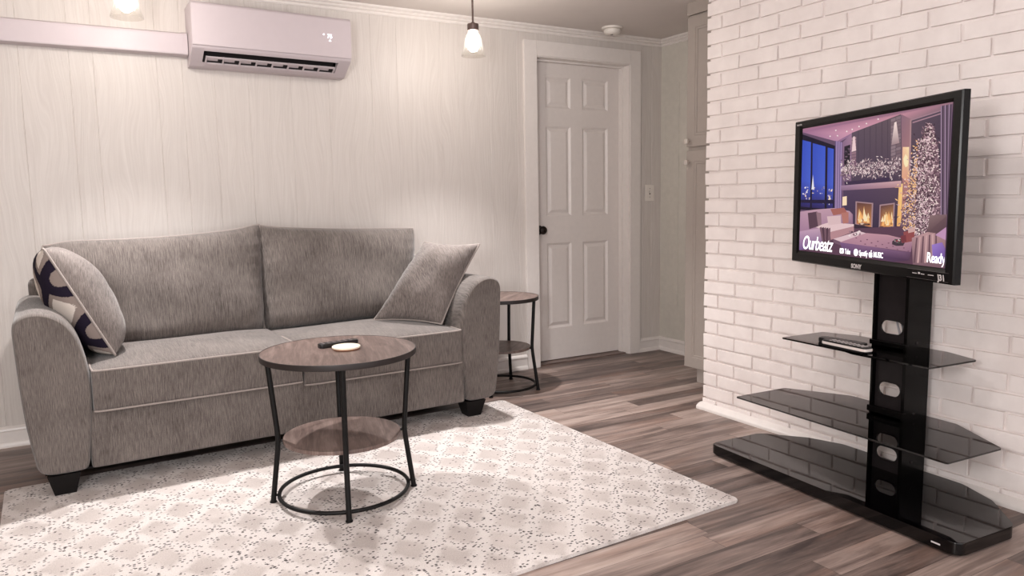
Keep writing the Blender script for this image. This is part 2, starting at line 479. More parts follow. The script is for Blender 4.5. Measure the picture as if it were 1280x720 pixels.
# baseboards with shoe
def basebd(name, p0, p1, nrm):
    bm = bmesh.new()
    pr = [(0, .0), (.022, 0), (.022, .012), (.017, .022), (.012, .026), (.012, .074), (.016, .08), (.014, .088), (.006, .095), (0, .098)]
    rings(bm, [[(p[0] + nrm[0] * d, p[1] + nrm[1] * d, zz) for d, zz in pr] for p in (p0, p1)])
    return structure(finish(bm, name, M_TRIM, smooth=30))
basebd('baseboard_back_left', (XL, WY), (2.532, WY), (0, -1))
basebd('baseboard_back_right', (3.472, WY), (AX, WY), (0, -1))
basebd('baseboard_alcove', (AX, WY), (AX, 3.30), (-1, 0))

# door casing and jamb
bm = bmesh.new()
CW = .094
def casing(x0, x1, z0, z1): bx(bm, x0, x1, WY - .020, WY + .001, z0, z1, .003)
casing(DX0 - CW - .006, DX0 - .006, 0, DZ1 + .006 + CW); casing(DX1 + .006, DX1 + .006 + CW, 0, DZ1 + .006 + CW)
casing(DX0 - .006, DX1 + .006, DZ1 + .006, DZ1 + .006 + CW)
structure(finish(bm, 'trim_door_casing', M_TRIM, smooth=30))
bm = bmesh.new()
for x0, x1, z0, z1 in ((DX0 - .018, DX0, 0, DZ1 + .018), (DX1, DX1 + .018, 0, DZ1 + .018), (DX0, DX1, DZ1, DZ1 + .018)):
    bx(bm, x0, x1, WY - .012, WY + .16, z0, z1, .0015)
# stops
bx(bm, DX0, DX0 + .011, WY + .055, WY + .092, 0, DZ1, .0015); bx(bm, DX1 - .011, DX1, WY + .055, WY + .092, 0, DZ1, .0015)
bx(bm, DX0 + .011, DX1 - .011, WY + .055, WY + .092, DZ1 - .011, DZ1, .0015)
structure(finish(bm, 'trim_door_jamb', M_TRIM, smooth=30))

# six-panel door: grid mesh with raised panels
D0 = WY + .094
door = empty('door_1', ((DX0 + DX1) / 2, D0, 0)); structure(door)
def door_slab():
    bm = bmesh.new(); ox = (DX0 + DX1) / 2
    zz = [(.232, .818), (1.000, 1.598), (1.716, 1.921)]; xx = [(2.764, 2.967), (3.062, 3.281)]
    xs = sorted({DX0 + .003, DX1 - .003, *[v for p in xx for v in p]}); zs = sorted({.012, DZ1 - .004, *[v for p in zz for v in p]})
    V = {}
    def vert(x, y, z):
        k = (round(x, 5), round(y, 5), round(z, 5))
        if k not in V: V[k] = bm.verts.new((x - ox, y, z))
        return V[k]
    def q(*p): bm.faces.new([vert(*a) for a in p])
    for i in range(len(xs) - 1):
        for j in range(len(zs) - 1):
            x0, x1, z0, z1 = xs[i], xs[i + 1], zs[j], zs[j + 1]
            if (x0, x1) in xx and (z0, z1) in zz:
                prev = None
                for ins, dep in ((0, 0), (.006, .004), (.014, .011), (.020, .011), (.040, .002)):
                    cur = [(x0 + ins, dep, z0 + ins), (x1 - ins, dep, z0 + ins), (x1 - ins, dep, z1 - ins), (x0 + ins, dep, z1 - ins)]
                    if prev:
                        for k in range(4): q(prev[k], prev[(k + 1) % 4], cur[(k + 1) % 4], cur[k])
                    prev = cur
                q(*prev)
            else: q((x0, 0, z0), (x1, 0, z0), (x1, 0, z1), (x0, 0, z1))
    x0, x1, z0, z1 = xs[0], xs[-1], zs[0], zs[-1]
    q((x0, .035, z0), (x0, .035, z1), (x1, .035, z1), (x1, .035, z0))
    bm.faces.new([vert(x0, 0, z) for z in zs] + [vert(x0, .035, z1), vert(x0, .035, z0)])
    bm.faces.new([vert(x1, 0, z) for z in zs] + [vert(x1, .035, z1), vert(x1, .035, z0)])
    bm.faces.new([vert(x, 0, z0) for x in xs] + [vert(x1, .035, z0), vert(x0, .035, z0)])
    bm.faces.new([vert(x, 0, z1) for x in xs] + [vert(x1, .035, z1), vert(x0, .035, z1)])
    return finish(bm, 'door_slab', M_DOOR, door, smooth=20)
door_slab()
bm = bmesh.new()
lathe(bm, [(0, .0), (.031, .0), (.031, .004), (.024, .008), (.012, .011), (.011, .030), (.018, .034), (.027, .042), (.029, .052), (.025, .061), (.012, .066), (0, .067)], 28)
for v in bm.verts: v.co = Vector((v.co.x, -v.co.z, v.co.y))
finish(bm, 'door_knob', M_BRONZE, door, loc=(2.702 - (DX0 + DX1) / 2, 0, .909))
structure(box('trim_threshold', M_TABLEWOOD, None, DX0, DX1, WY + .02, WY + .15, -.001, .007, .002))

# ------------------------------------------------------------------ pantry cabinet in the alcove
cab = empty('pantry_cabinet', (3.12, 2.85, 0), 0, 'tall grey pantry cabinet with two stacked doors beyond the end of the brick wall', 'cabinet')
cy0, cy1 = -.55, .452
bm = bmesh.new(); bx(bm, .018, .56, cy0, cy1, .102, 2.14, .002); bx(bm, .004, .56, cy0, cy1 + .006, 2.14, CZ - .001, .002)
finish(bm, 'carcass', M_CAB, cab, smooth=30)
box('toe_kick', M_TOE, cab, .078, .55, cy0, cy1 - .03, 0, .102, .001)
def cab_door(name, z0, z1, y0, y1, kz):
    bm = bmesh.new(); prev = None
    V = {}
    def vert(p):
        k = tuple(round(c, 5) for c in p)
        if k not in V: V[k] = bm.verts.new(p)
        return V[k]
    for ins, dep in ((0, .018), (0, .002), (.002, 0), (.062, 0), (.064, .003), (.076, .003), (.078, .007), (.09, .009), (.115, .006)):
        cur = [(dep, y0 + ins, z0 + ins), (dep, y1 - ins, z0 + ins), (dep, y1 - ins, z1 - ins), (dep, y0 + ins, z1 - ins)]
        if prev:
            for k in range(4): bm.faces.new([vert(p) for p in (prev[k], prev[(k + 1) % 4], cur[(k + 1) % 4], cur[k])])
        prev = cur
    bm.faces.new([vert(p) for p in prev])
    d = finish(bm, name, M_CAB, cab, smooth=20)
    bm = bmesh.new()
    tube(bm, [(0, y1 - .026, kz), (-.016, y1 - .026, kz)], .005, n=12)
    bx(bm, -.032, -.016, y1 - .040, y1 - .012, kz - .014, kz + .014, .003)
    finish(bm, 'knob', M_CHROME, d)
cab_door('door', 1.402, 2.128, -.04, .450, 1.433)
cab_door('door', .105, 1.380, -.04, .450, 1.312)

# ------------------------------------------------------------------ light switch, smoke detector
sw = empty('light_switch', (3.580, WY, 1.147), 0, 'white toggle light switch plate on the panelled wall beside the door', 'light switch')
bm = bmesh.new(); bx(bm, -.040, .040, -.006, 0, -.057, .057, .0025); finish(bm, 'wall_plate', M_PLASTIC, sw)
bm = bmesh.new(); bx(bm, -.006, .006, -.007, -.004, -.013, .013, .001); finish(bm, 'toggle_slot', M_SLOT, sw)
bm = bmesh.new(); bx(bm, -.004, .004, -.017, -.004, -.001, .010, .0015); finish(bm, 'toggle', M_PLASTIC, sw)
for s in (-1, 1):
    bm = bmesh.new(); lathe(bm, [(0, 0), (.003, 0), (.003, .0015), (0, .0018)], 12)
    for v in bm.verts: v.co = Vector((v.co.x, -.006 - v.co.z, v.co.y))
    finish(bm, 'screw', M_SLOT, sw, loc=(0, 0, s * .030))
sd = empty('smoke_detector', (3.112, 3.985, CZ), 0, 'round white smoke detector on the ceiling above the door', 'smoke detector')
bm = bmesh.new(); lathe(bm, [(0, 0), (.066, 0), (.068, -.003), (.066, -.012), (.058, -.015), (.03, -.016), (0, -.016)], 40); finish(bm, 'mounting_base', M_PLASTIC, sd)
bm = bmesh.new(); lathe(bm, [(0, -.015), (.050, -.015), (.054, -.019), (.054, -.030), (.049, -.040), (.036, -.047), (.016, -.050), (0, -.0505)], 40); finish(bm, 'sensor_cover', M_PLASTIC, sd)
bm = bmesh.new(); lathe(bm, [(0, -.0495), (.009, -.0495), (.009, -.053), (0, -.0535)], 16); finish(bm, 'test_button', M_SLOT, sd, loc=(-.012, -.012, 0))

# ------------------------------------------------------------------ wall air conditioner and its duct cover
ac = empty('air_conditioner', (.562, WY, 1.800), 0, 'white wall-mounted split air conditioner blowing over the sofa', 'air conditioner', rot=(0, radians(.7), 0))
AW = .785
def acp(notch=0):
    front = [(0, 0), (.05, .0), (.075, .004)]
    if notch: front += [(.100, .018), (.085, .085), (.150, .100), (.176, .060)]
    front += [(.186, .067), (.1915, .074), (.1945, .080)]
    return front + [(.196, .09), (.1985, .18), (.196, .262), (.190, .274), (.178, .283), (.16, .287), (0, .287)]
bm = bmesh.new()
for xa, xb, nt in ((0, .055, 0), (.055, .722, 1), (.722, AW, 0)):
    pr = acp(nt)
    rings(bm, [[(x, -d, zz) for d, zz in pr] for x in (xa, xb)])
finish(bm, 'housing', M_AC, ac, smooth=30)
bm = bmesh.new()
pf = [(.1965, .082), (.2045, .082), (.2075, .088), (.2085, .18), (.2055, .268), (.1985, .280), (.188, .287), (.186, .284), (.196, .262), (.1985, .18)]
rings(bm, [[(x, -d, zz) for d, zz in pf] for x in (0.001, AW - .001)])
finish(bm, 'front_panel', M_AC, ac, smooth=30)
bm = bmesh.new()
tq = [(.101, .0195), (.087, .083), (.149, .097), (.174, .062)]
rings(bm, [[(x, -d, zz) for d, zz in tq + [(d + (.0005 if i else -.0005), zz + .0008) for i, (d, zz) in list(enumerate(tq))[::-1]]] for x in (.0565, .7205)])
finish(bm, 'outlet_throat', M_ACDARK, ac, smooth=20)
# louver: a framed swing vane with upright dividers, open so that the throat shows above it
bm = bmesh.new(); a0, a1 = Vector((0, -.098, .011)), Vector((0, -.166, .046))
def onv(x, s, h):
    d = (a1 - a0); nrm = Vector((0, -d.z, d.y)).normalized()
    p = a0 + d * s + nrm * h
    return (x, p.y, p.z)
def slabv(x0, x1, s0, s1, h0, h1):
    rings(bm, [[onv(x, s0, h0), onv(x, s1, h0), onv(x, s1, h1), onv(x, s0, h1)] for x in (x0, x1)])
slabv(.066, .712, .0, .16, -.003, .003); slabv(.066, .712, .66, .80, -.003, .003)
for k in range(9):
    x = .066 + k * .0799
    slabv(x, x + .0068, .0, .80, -.004, .004)
    if k < 8: slabv(x + .012, x + .060, .22, .60, -.012, -.010)
finish(bm, 'louver', M_AC, ac, smooth=30)
text_mesh('display_digits', '75', .028, M_LED, ac, (.655, -.2092, .176), (radians(90), 0, 0))
bm = bmesh.new(); lathe(bm, [(0, 0), (.004, 0), (.004, .0006), (0, .0006)], 12)
for v in bm.verts: v.co = Vector((v.co.x, -.2090 - v.co.z, v.co.y))
finish(bm, 'display_icon', M_LED, ac, loc=(.638, 0, .192))
bm = bmesh.new(); bx(bm, .664, .676, -.2096, -.2090, .160, .1625); bx(bm, .668, .672, -.2096, -.2090, .164, .168)
finish(bm, 'display_mark', M_LED, ac)

dc = empty('pipe_cover', (XL + .002, WY, 1.850), 0, 'white pipe cover running along the wall into the air conditioner', 'pipe cover')
bm = bmesh.new()
pr = [(0, 0), (.055, 0), (.064, .004), (.068, .012), (.068, .088), (.062, .102), (.05, .108), (0, .110)]
L = .562 - XL - .004
rings(bm, [[(x, -d, zz + .002) for d, zz in pr] for x in (0, L)])
finish(bm, 'channel', M_AC, dc, smooth=30)
bm = bmesh.new()
pr2 = [(0, -.002), (.057, -.002), (.067, .003), (.0705, .012), (.0705, .090), (.064, .104), (.051, .111), (0, .113)]
rings(bm, [[(x, -d, zz + .002) for d, zz in pr2] for x in (L - .022, L)])
finish(bm, 'end_collar', M_AC, dc, smooth=30)

# ------------------------------------------------------------------ pendant lamps
def pendant(loc, label):
    p = empty('pendant_lamp', loc, 0, label, 'pendant lamp', 'glass bell pendants')
    top = CZ - loc[2]
    bm = bmesh.new(); lathe(bm, [(0, top), (.058, top), (.058, top - .010), (.050, top - .020), (.012, top - .026), (0, top - .026)], 32); finish(bm, 'ceiling_canopy', M_NICKEL, p)
    bm = bmesh.new(); tube(bm, [(0, 0, .15), (0, 0, top - .02)], .0052, n=12); finish(bm, 'rod', M_NICKEL, p)
    bm = bmesh.new(); lathe(bm, [(0, .172), (.010, .172), (.014, .166), (.029, .164), (.030, .160), (.030, .132), (.028, .130), (0, .130)], 28); finish(bm, 'socket_cap', M_NICKEL, p)
    bm = bmesh.new(); n = 72; loops = []
    prof = [(.030, .131), (.031, .122), (.030, .116), (.036, .108), (.041, .096), (.044, .080), (.047, .062), (.051, .042), (.057, .022), (.062, .009), (.064, .0)]
    inner = [(r - .0028, z + .0005) for r, z in prof[::-1]]
    for j, (r, z) in enumerate(prof + inner):
        rib = .0012 if j < len(prof) and z < .11 else 0.0
        loops.append([((r + rib * cos(24 * 2 * pi * k / n)) * cos(2 * pi * k / n), (r + rib * cos(24 * 2 * pi * k / n)) * sin(2 * pi * k / n), z) for k in range(n)])
    loops.append(loops[0]); rings(bm, loops, cap0=False, cap1=False)
    finish(bm, 'glass_shade', M_SHADE, p, smooth=60)
    bm = bmesh.new(); lathe(bm, [(0, .124), (.012, .122), (.014, .104), (.020, .088), (.026, .068), (.0275, .052), (.024, .036), (.014, .026), (0, .0235)], 24); finish(bm, 'bulb', M_BULB, p)
    return p
pendant((1.893, 3.60, 1.870), 'clear bell glass pendant lamp hanging in front of the wall near the door')
pendant((.264, 3.60, 1.897), 'clear bell glass pendant lamp hanging in front of the white pipe cover')
# ------------------------------------------------------------------ rug
rug_c = Vector((.868, 2.667, 0)); rug_rot = radians(1.6)
bm = bmesh.new(); RW, RD = 2.30, 1.675
nx, ny = 46, 34
prism(bm, round_poly([(-RW / 2, -RD / 2), (RW / 2, -RD / 2), (RW / 2, RD / 2), (-RW / 2, RD / 2)], .02, 4), 0.0, .012, .004, 2)
rug = finish(bm, 'rug', M_RUG, None, smooth=40, loc=rug_c, rot=(0, 0, rug_rot))
tag(rug, 'cream lattice rug with dark flecks under the sofa and coffee table', 'rug')

# ------------------------------------------------------------------ sofa (local frame: x along the width, y towards the wall)
sofa = empty('sofa', (-.217, 3.266, .0), radians(1.8), 'grey chenille two-seat sofa with flared arms against the panelled wall', 'sofa')
LZ = .0125
def offset_loop(prof, d):
    n = len(prof); out = []
    for i in range(n):
        a, b, c = Vector(prof[i - 1]), Vector(prof[i]), Vector(prof[(i + 1) % n])
        t = (c - a).normalized(); nn = Vector((-t.y, t.x)); out.append(tuple(b + nn * d))
    return out
arm_pts = [(.033, .155), (.014, .30), (.004, .45), (-.002, .60), (-.002, .675), (.018, .712), (.066, .727), (.120, .716), (.168, .682), (.203, .625), (.226, .545), (.237, .46), (.238, .38), (.228, .26), (.217, .16), (.211, .120), (.194, .099), (.13, .096), (.085, .098), (.056, .107), (.041, .124)]
prof = [tuple(v) for v in spline([(x, z, 0) for x, z in arm_pts], 5, closed=True)]
prof = [(p[0], p[1]) for p in prof]
def arm(mirror):
    bm = bmesh.new()
    area = sum(prof[i][0] * prof[(i + 1) % len(prof)][1] - prof[(i + 1) % len(prof)][0] * prof[i][1] for i in range(len(prof)))
    sg = 1 if area > 0 else -1     # positive d moves inward
    loops = []
    for y, d in ((.000, .0115), (.000, .0105), (.002, .008), (.006, .0055), (.013, .002), (.026, .0), (.05, -.0005), (.30, 0), (.60, 0), (.74, .001), (.768, .006), (.78, .013)):
        lp = offset_loop(prof, sg * d)
        loops.append([((2.10 - x) if mirror else x, y, z) for x, z in lp])
    rings(bm, loops)
    return finish(bm, 'arm', M_SOFA, sofa, smooth=50)
arm(False); arm(True)
# arm front welt
for mirror in (False, True):
    pass
box('base_rail', M_SOFA, sofa, .218, 1.882, .012, .76, .096, .330, .012, 3, smooth=50)
box('dust_cover', M_UNDER, sofa, .06, 2.04, .05, .74, .088, .095)
box('back_frame', M_SOFA, sofa, .05, 2.05, .700, .790, .11, .80, .03, 4, smooth=50)
for x, y, zb in ((.122, .058, LZ), (1.940, .058, LZ), (.13, .70, 0.0005), (1.97, .70, .0005)):
    bm = bmesh.new()
    s0, s1 = .036, .056
    lp = lambda s, z: [(x - s, y - s, z), (x + s, y - s, z), (x + s, y + s, z), (x - s, y + s, z)]
    rings(bm, [lp(s0, zb), lp(s0 + .001, zb + .003), lp(s1, .0955)])
    finish(bm, 'leg', M_BLACKWOOD, sofa, smooth=20)

def soft_box(x0, x1, y0, y1, z0, z1, r, crown, n=14, seed=0, wr=.004, bulge=.012):
    """upholstered block: rounded edges, crowned top, slightly bowed front"""
    bm = bmesh.new()
    bmesh.ops.create_cube(bm, size=2.0)
    bmesh.ops.subdivide_edges(bm, edges=bm.edges[:], cuts=n, use_grid_fill=True)
    rn = random.Random(seed); ph = [rn.uniform(0, 6.28) for _ in range(8)]
    hx, hy, hz = (x1 - x0) / 2, (y1 - y0) / 2, (z1 - z0) / 2
    for v in bm.verts:
        # cluster grid lines towards the edges
        u = Vector([math.copysign(abs(c) ** .62, c) if abs(c) < 1 else c for c in v.co])
        p = Vector((u.x * hx, u.y * hy, u.z * hz))
        q = Vector((max(-hx + r, min(hx - r, p.x)), max(-hy + r, min(hy - r, p.y)), max(-hz + r, min(hz - r, p.z))))
        d = p - q
        if d.length > 1e-9: p = q + d.normalized() * min(r, d.length) if d.length > r else p
        uu, vv = p.x / hx, p.y / hy
        if p.z > 0:
            p.z += crown * (1 - uu ** 4) * (1 - vv ** 2) * (p.z / hz)
            p.z += wr * (sin(p.x * 9 + ph[0]) * sin(p.y * 11 + ph[1])) * (1 - uu ** 6) * (1 - vv ** 6)
        if p.y < 0: p.y -= bulge * (1 - uu ** 4) * (1 - (p.z / hz) ** 2 * .9 if abs(p.z) < hz else .1) * (-p.y / hy)
        v.co = p + Vector(((x0 + x1) / 2, (y0 + y1) / 2, (z0 + z1) / 2))
    return bm
def welt(pts, r, parent, mat=M_PIPE, closed=False, name='piping'):
    bm = bmesh.new(); tube(bm, pts, r, closed, 8); return finish(bm, name, mat, parent, smooth=60)

for i, (x0, x1, z0, z1) in enumerate(((.238, 1.058, .322, .487), (1.062, 1.864, .305, .474))):
    bm = soft_box(x0, x1, -.006, .60, z0, z1, .009, .030, seed=i, bulge=.008)
    c = finish(bm, 'seat_cushion', M_SOFA, sofa, smooth=70)
    for zz, k in ((z1 - .001, 1), (z0 + .004, 0)):
        yf = -.0085
        pts = [(x0 + .004, .30, zz), (x0 + .003, .10, zz), (x0 + .006, .02, zz), (x0 + .024, yf, zz), (x0 + .2, yf - .002, zz), ((x0 + x1) / 2, yf - .003, zz + (.001 if k else 0)), (x1 - .2, yf - .002, zz), (x1 - .024, yf, zz), (x1 - .006, .02, zz), (x1 - .003, .10, zz), (x1 - .004, .30, zz)]
        welt(spline(pts, 6), .0042, c)

def pillow(corners, T, n=26, bow=.05, ear=.0, wr=.006, seed=0, uvs=True, tb=None, sag=0.0, pw=4.0, rc=0.0, ears=(), dip=0.0):
    """stuffed cushion between four corners (BL, BR, TR, TL); returns front/back grids; T = thickness of the front, tb of the back"""
    BL, BR, TR, TL = [Vector(c) for c in corners]; tb = T if tb is None else tb
    rn = random.Random(seed); ph = [rn.uniform(0, 6.28) for _ in range(10)]
    nrm = ((BR - BL).cross(TL - BL)).normalized()
    def base(u, v):
        # edges bow inwards between the corners
        uu = u * (1 - bow * (1 - v * v)) if abs(u) > 0 else 0
        vv = v * (1 - bow * (1 - u * u))
        uu, vv = uu * sqrt(1 - rc * vv * vv * vv * vv), vv * sqrt(1 - rc * uu * uu * uu * uu)
        s, t = (uu + 1) / 2, (vv + 1) / 2
        p = BL * (1 - s) * (1 - t) + BR * s * (1 - t) + TR * s * t + TL * (1 - s) * t
        p = p - Vector((0, 0, dip * (1 - u * u) * t ** 3))
        for eu, ev, dx, dz, w in ears:
            k = math.exp(-((u - eu) ** 2 + (v - ev) ** 2) / w); p = p + Vector((dx * k, -.012 * k, dz * k))
        return p
    def thick(u, v):
        return max(0.0, (1 - abs(u) ** pw)) ** .55 * max(0.0, (1 - abs(v) ** pw)) ** .55
    def wrinkle(u, v):
        w = sin(3.1 * u + 5.2 * v + ph[0]) * .5 + sin(7.3 * u - 2.2 * v + ph[1]) * .3
        # short gathers along the seam
        e = max(abs(u), abs(v)); a = (v if abs(u) > abs(v) else u)
        w += (e ** 10) * sin(a * 26 + ph[2]) * 1.0 * (1 - e ** 40)
        return w
    g = [math.copysign(1 - (1 - abs(-1 + 2 * i / n)) ** 1.35, -1 + 2 * i / n) for i in range(n + 1)]
    def sheet(sgn, th):
        out = []
        for j in range(n + 1):
            row = []
            for i in range(n + 1):
                u, v = g[i], g[j]; k = thick(u, v)
                sg = 1 - sag * v
                row.append(base(u, v) + nrm * sgn * (th * k * sg + wr * wrinkle(u, v) * min(1, k * 1.6)))
            out.append(row)
        return out
    rim = [base(g[i], -1) for i in range(n)] + [base(1, g[j]) for j in range(n)] + [base(g[i], 1) for i in range(n, 0, -1)] + [base(-1, g[j]) for j in range(n, 0, -1)]
    return sheet(1, T), sheet(-1, tb), rim, g
def sheets_mesh(sheets, name, mat, parent, g, flip=False):
    bm = bmesh.new(); uvl = bm.loops.layers.uv.new('UVMap'); mats = mat if isinstance(mat, (list, tuple)) else [mat]
    for si, sh in enumerate(sheets):
        V = [[bm.verts.new(p) for p in row] for row in sh]; n = len(sh) - 1
        for j in range(n):
            for i in range(n):
                f = bm.faces.new((V[j][i], V[j][i + 1], V[j + 1][i + 1], V[j + 1][i])); f.material_index = min(si, len(mats) - 1)
                for lp, (a, b) in zip(f.loops, ((i, j), (i + 1, j), (i + 1, j + 1), (i, j + 1))):
                    lp[uvl].uv = ((g[a] + 1) / 2, (g[b] + 1) / 2)
    return finish(bm, name, mats, parent, smooth=75)

# loose back cushions (front faces the room: normal = (BR-BL) x (TL-BL) points to -y)
for i, (cs, sd) in enumerate(((((.225, .645, .455), (1.066, .645, .457), (1.088, .690, 1.006), (.070, .690, .972)), 4),
                              (((1.050, .650, .457), (1.885, .645, .465), (1.952, .690, .968), (1.040, .700, 1.006)), 9))):
    f, b, rim, g = pillow(cs, .115, 30, bow=.022, wr=.013, seed=sd, tb=.05, sag=.22, pw=6, rc=.075, ears=((1, 1, .0, .016, .03), (-1, 1, .028, -.016, .03)) if i == 0 else ((-1, 1, -.006, .012, .03), (1, 1, -.008, .002, .03)), dip=.020 if i == 0 else .010)
    c = sheets_mesh((f, b), 'back_cushion', M_SOFA, sofa, g)
    welt(rim, .0045, c, closed=True)

# ------------------------------------------------------------------ throw pillows
tp = empty('throw_pillow', (.10, 3.50, .49), 0, 'throw pillow with a dark lattice print side leaning on the sofa arm', 'throw pillow', 'throw pillows on the sofa')
o = Vector(tp.location)
cs = [Vector(p) - o for p in ((.115, 3.43, .512), (.105, 3.80, .535), (-.112, 3.83, .920), (-.100, 3.47, .952))]
f, b, rim, g = pillow(cs, .125, 26, bow=-.05, wr=.009, seed=21, tb=.11, pw=2.6)
# which sheet faces the arm (towards -x)?
def mean(sh): 
    s = Vector(); n = 0
    for r in sh:
        for p in r: s += p; n += 1
    return s / n
fa, fb = (f, b) if mean(f).x < mean(b).x else (b, f)
sheets_mesh((fb,), 'plain_side', M_PILLOW, tp, g)
o2 = sheets_mesh((fa,), 'printed_side', M_PATTERN, tp, g); o2['label'] = 'dark lattice print side'
welt(rim, .005, tp, closed=True)

tp = empty('throw_pillow', (1.58, 3.62, .49), 0, 'plain grey throw pillow propped in the sofa corner nearest the door', 'throw pillow', 'throw pillows on the sofa')
o = Vector(tp.location)
cs = [Vector(p) - o for p in ((1.330, 3.720, .500), (1.590, 3.440, .492), (1.850, 3.500, .885), (1.640, 3.735, .895))]
f, b, rim, g = pillow(cs, .105, 30, bow=.06, wr=.010, seed=5, tb=.06, pw=2.6)
fa, fb = (f, b) if mean(f).y < mean(b).y else (b, f)
sheets_mesh((fa,), 'front_side', M_PILLOW, tp, g); sheets_mesh((fb,), 'back_side', M_PILLOW, tp, g)
welt(rim, .005, tp, closed=True)

# ------------------------------------------------------------------ round tables
def round_table(loc, rz, R, ztop, rfoot, rtop, rpinch, zpinch, zs, rs, label, ringz=.026, grp=None, z0=0.0):
    t = empty('round_table', (loc[0], loc[1], z0), rz, label, 'table', grp)
    bm = bmesh.new(); lathe(bm, [(0, ztop - .020), (R - .002, ztop - .020), (R - .002, ztop - .0005), (0, ztop)], 72); finish(bm, 'table_top', M_TABLEWOOD, t, smooth=40)
    bm = bmesh.new(); lathe(bm, [(R - .0025, ztop - .0205), (R, ztop - .0205), (R + .001, ztop - .018), (R + .001, ztop - .003), (R, ztop + .0003), (R - .0025, ztop + .0003)], 72, close=True); finish(bm, 'edge_band', M_EDGE, t, smooth=40)
    bm = bmesh.new(); lathe(bm, [(0, zs - .014), (rs, zs - .014), (rs + .001, zs - .007), (rs, zs), (0, zs)], 64); sh = finish(bm, 'lower_shelf', M_TABLEWOOD, t, smooth=40)
    rring = rfoot - .022
    for k in range(4):
        a = k * pi / 2
        bm = bmesh.new()
        zt = ztop - .0205
        def lp(r0, z0, r1, z1, f): return (r0 + (r1 - r0) * f, z0 + (z1 - z0) * f)
        A, Bp, Cq = (rtop, zt), (rpinch, zpinch), (rfoot, .003)
        pts = [lp(*A, *Bp, f) for f in (0, .4, .75, .88)] + [((lp(*A, *Bp, .95)[0] * .5 + lp(*Bp, *Cq, .06)[0] * .5), zpinch)] + [lp(*Bp, *Cq, f) for f in (.14, .3, .65, 1)]
        pts = [Vector((x * cos(a), x * sin(a), z)) for x, z in pts]
        tube(bm, pts, .0098, n=12)
        lathe(bm, [(0, 0), (.013, 0), (.013, .004), (0, .004)], 14, c=(rfoot * cos(a), rfoot * sin(a), 0))
        tube(bm, [((rs - .002) * cos(a), (rs - .002) * sin(a), zs - .008), ((rpinch) * cos(a), (rpinch) * sin(a), zs - .008)], .005, n=8)
        tube(bm, [((rring) * cos(a), (rring) * sin(a), ringz), ((rfoot - .003) * cos(a), (rfoot - .003) * sin(a), ringz)], .005, n=8)
        finish(bm, 'leg', M_STEEL, t, smooth=50)
    bm = bmesh.new(); tube(bm, [(rring * cos(2 * pi * k / 64), rring * sin(2 * pi * k / 64), ringz) for k in range(64)], .0075, True, 10); finish(bm, 'foot_ring', M_STEEL, t, smooth=60)
    return t
round_table((.826, 2.702), radians(75), .285, .562, .262, .258, .232, .235, .240, .216, 'round brown coffee table with black bowed legs standing on the rug', z0=.0125)
round_table((2.143, 3.812), radians(45), .228, .553, .225, .206, .190, .25, .255, .176, 'round brown side table with black bowed legs between the sofa and the door')

# things on the coffee table
TZ = .5748
cst = empty('coaster', (.850, 2.688, TZ), 0, 'round cream coaster with tan rim on the coffee table', 'coaster')
bm = bmesh.new(); lathe(bm, [(0, .0), (.048, .0), (.050, .002), (.050, .005), (0, .005)], 48); finish(bm, 'cork_base', M_CORK, cst)
bm = bmesh.new(); lathe(bm, [(0, .005), (.051, .005), (.052, .007), (.052, .011), (.050, .0125), (0, .0125)], 48); finish(bm, 'ceramic_top', M_CREAM, cst)
def remote(loc, rz, L, W, H, label, mat, keymat, rows, cols, grp=None, side=None):
    r = empty('remote_control', loc, rz, label, 'remote control', grp)
    bm = bmesh.new(); prism(bm, round_poly([(-L / 2, -W / 2), (L / 2, -W / 2), (L / 2, W / 2), (-L / 2, W / 2)], W * .3, 4), 0, H, H * .25, 2)
    finish(bm, 'body', mat, r, smooth=40)
    if side:
        bm = bmesh.new(); prism(bm, round_poly([(-L / 2 - .001, -W / 2 - .001), (L / 2 + .001, -W / 2 - .001), (L / 2 + .001, W / 2 + .001), (-L / 2 - .001, W / 2 + .001)], W * .3, 4), H * .25, H * .72, .001, 1)
        finish(bm, 'side_band', side, r, smooth=40)
    bm = bmesh.new()
    for i in range(rows):
        for j in range(cols):
            x = -L * .40 + i * (L * .72 / max(1, rows - 1)); y = (j - (cols - 1) / 2) * W * .27
            bx(bm, x - .0032, x + .0032, y - W * .085, y + W * .085, H - .0005, H + .0016, .0006, 1)
    k = finish(bm, 'keys', keymat, r, smooth=40)
    return r
remote((.846, 2.772, TZ), radians(9), .158, .036, .016, 'slim black remote control lying beside the cream coaster', M_REMOTE, M_DKEYS, 6, 3)
# ------------------------------------------------------------------ TV stand
stand = empty('tv_stand', (2.295, 1.745, 0), radians(-3.4), 'black glass pedestal stand with two shelves in front of the white brick wall', 'stand')
base_poly = [(0, .552), (0, -.552), (.285, -.552), (.425, -.40), (.482, -.26), (.482, .26), (.425, .40), (.285, .552)]
rp = round_poly(base_poly, [.035, .035, .05, .06, .08, .08, .06, .05], 6)
bm = bmesh.new(); prism(bm, rp, .008, .049, .004, 2); finish(bm, 'base', M_GLOSS, stand, smooth=35)
for x, y in ((.05, .48), (.05, -.48), (.40, .30), (.40, -.30)):
    bm = bmesh.new(); lathe(bm, [(0, 0), (.022, 0), (.022, .009), (0, .009)], 20); finish(bm, 'foot', M_BLACKWOOD, stand, loc=(x, y, 0))
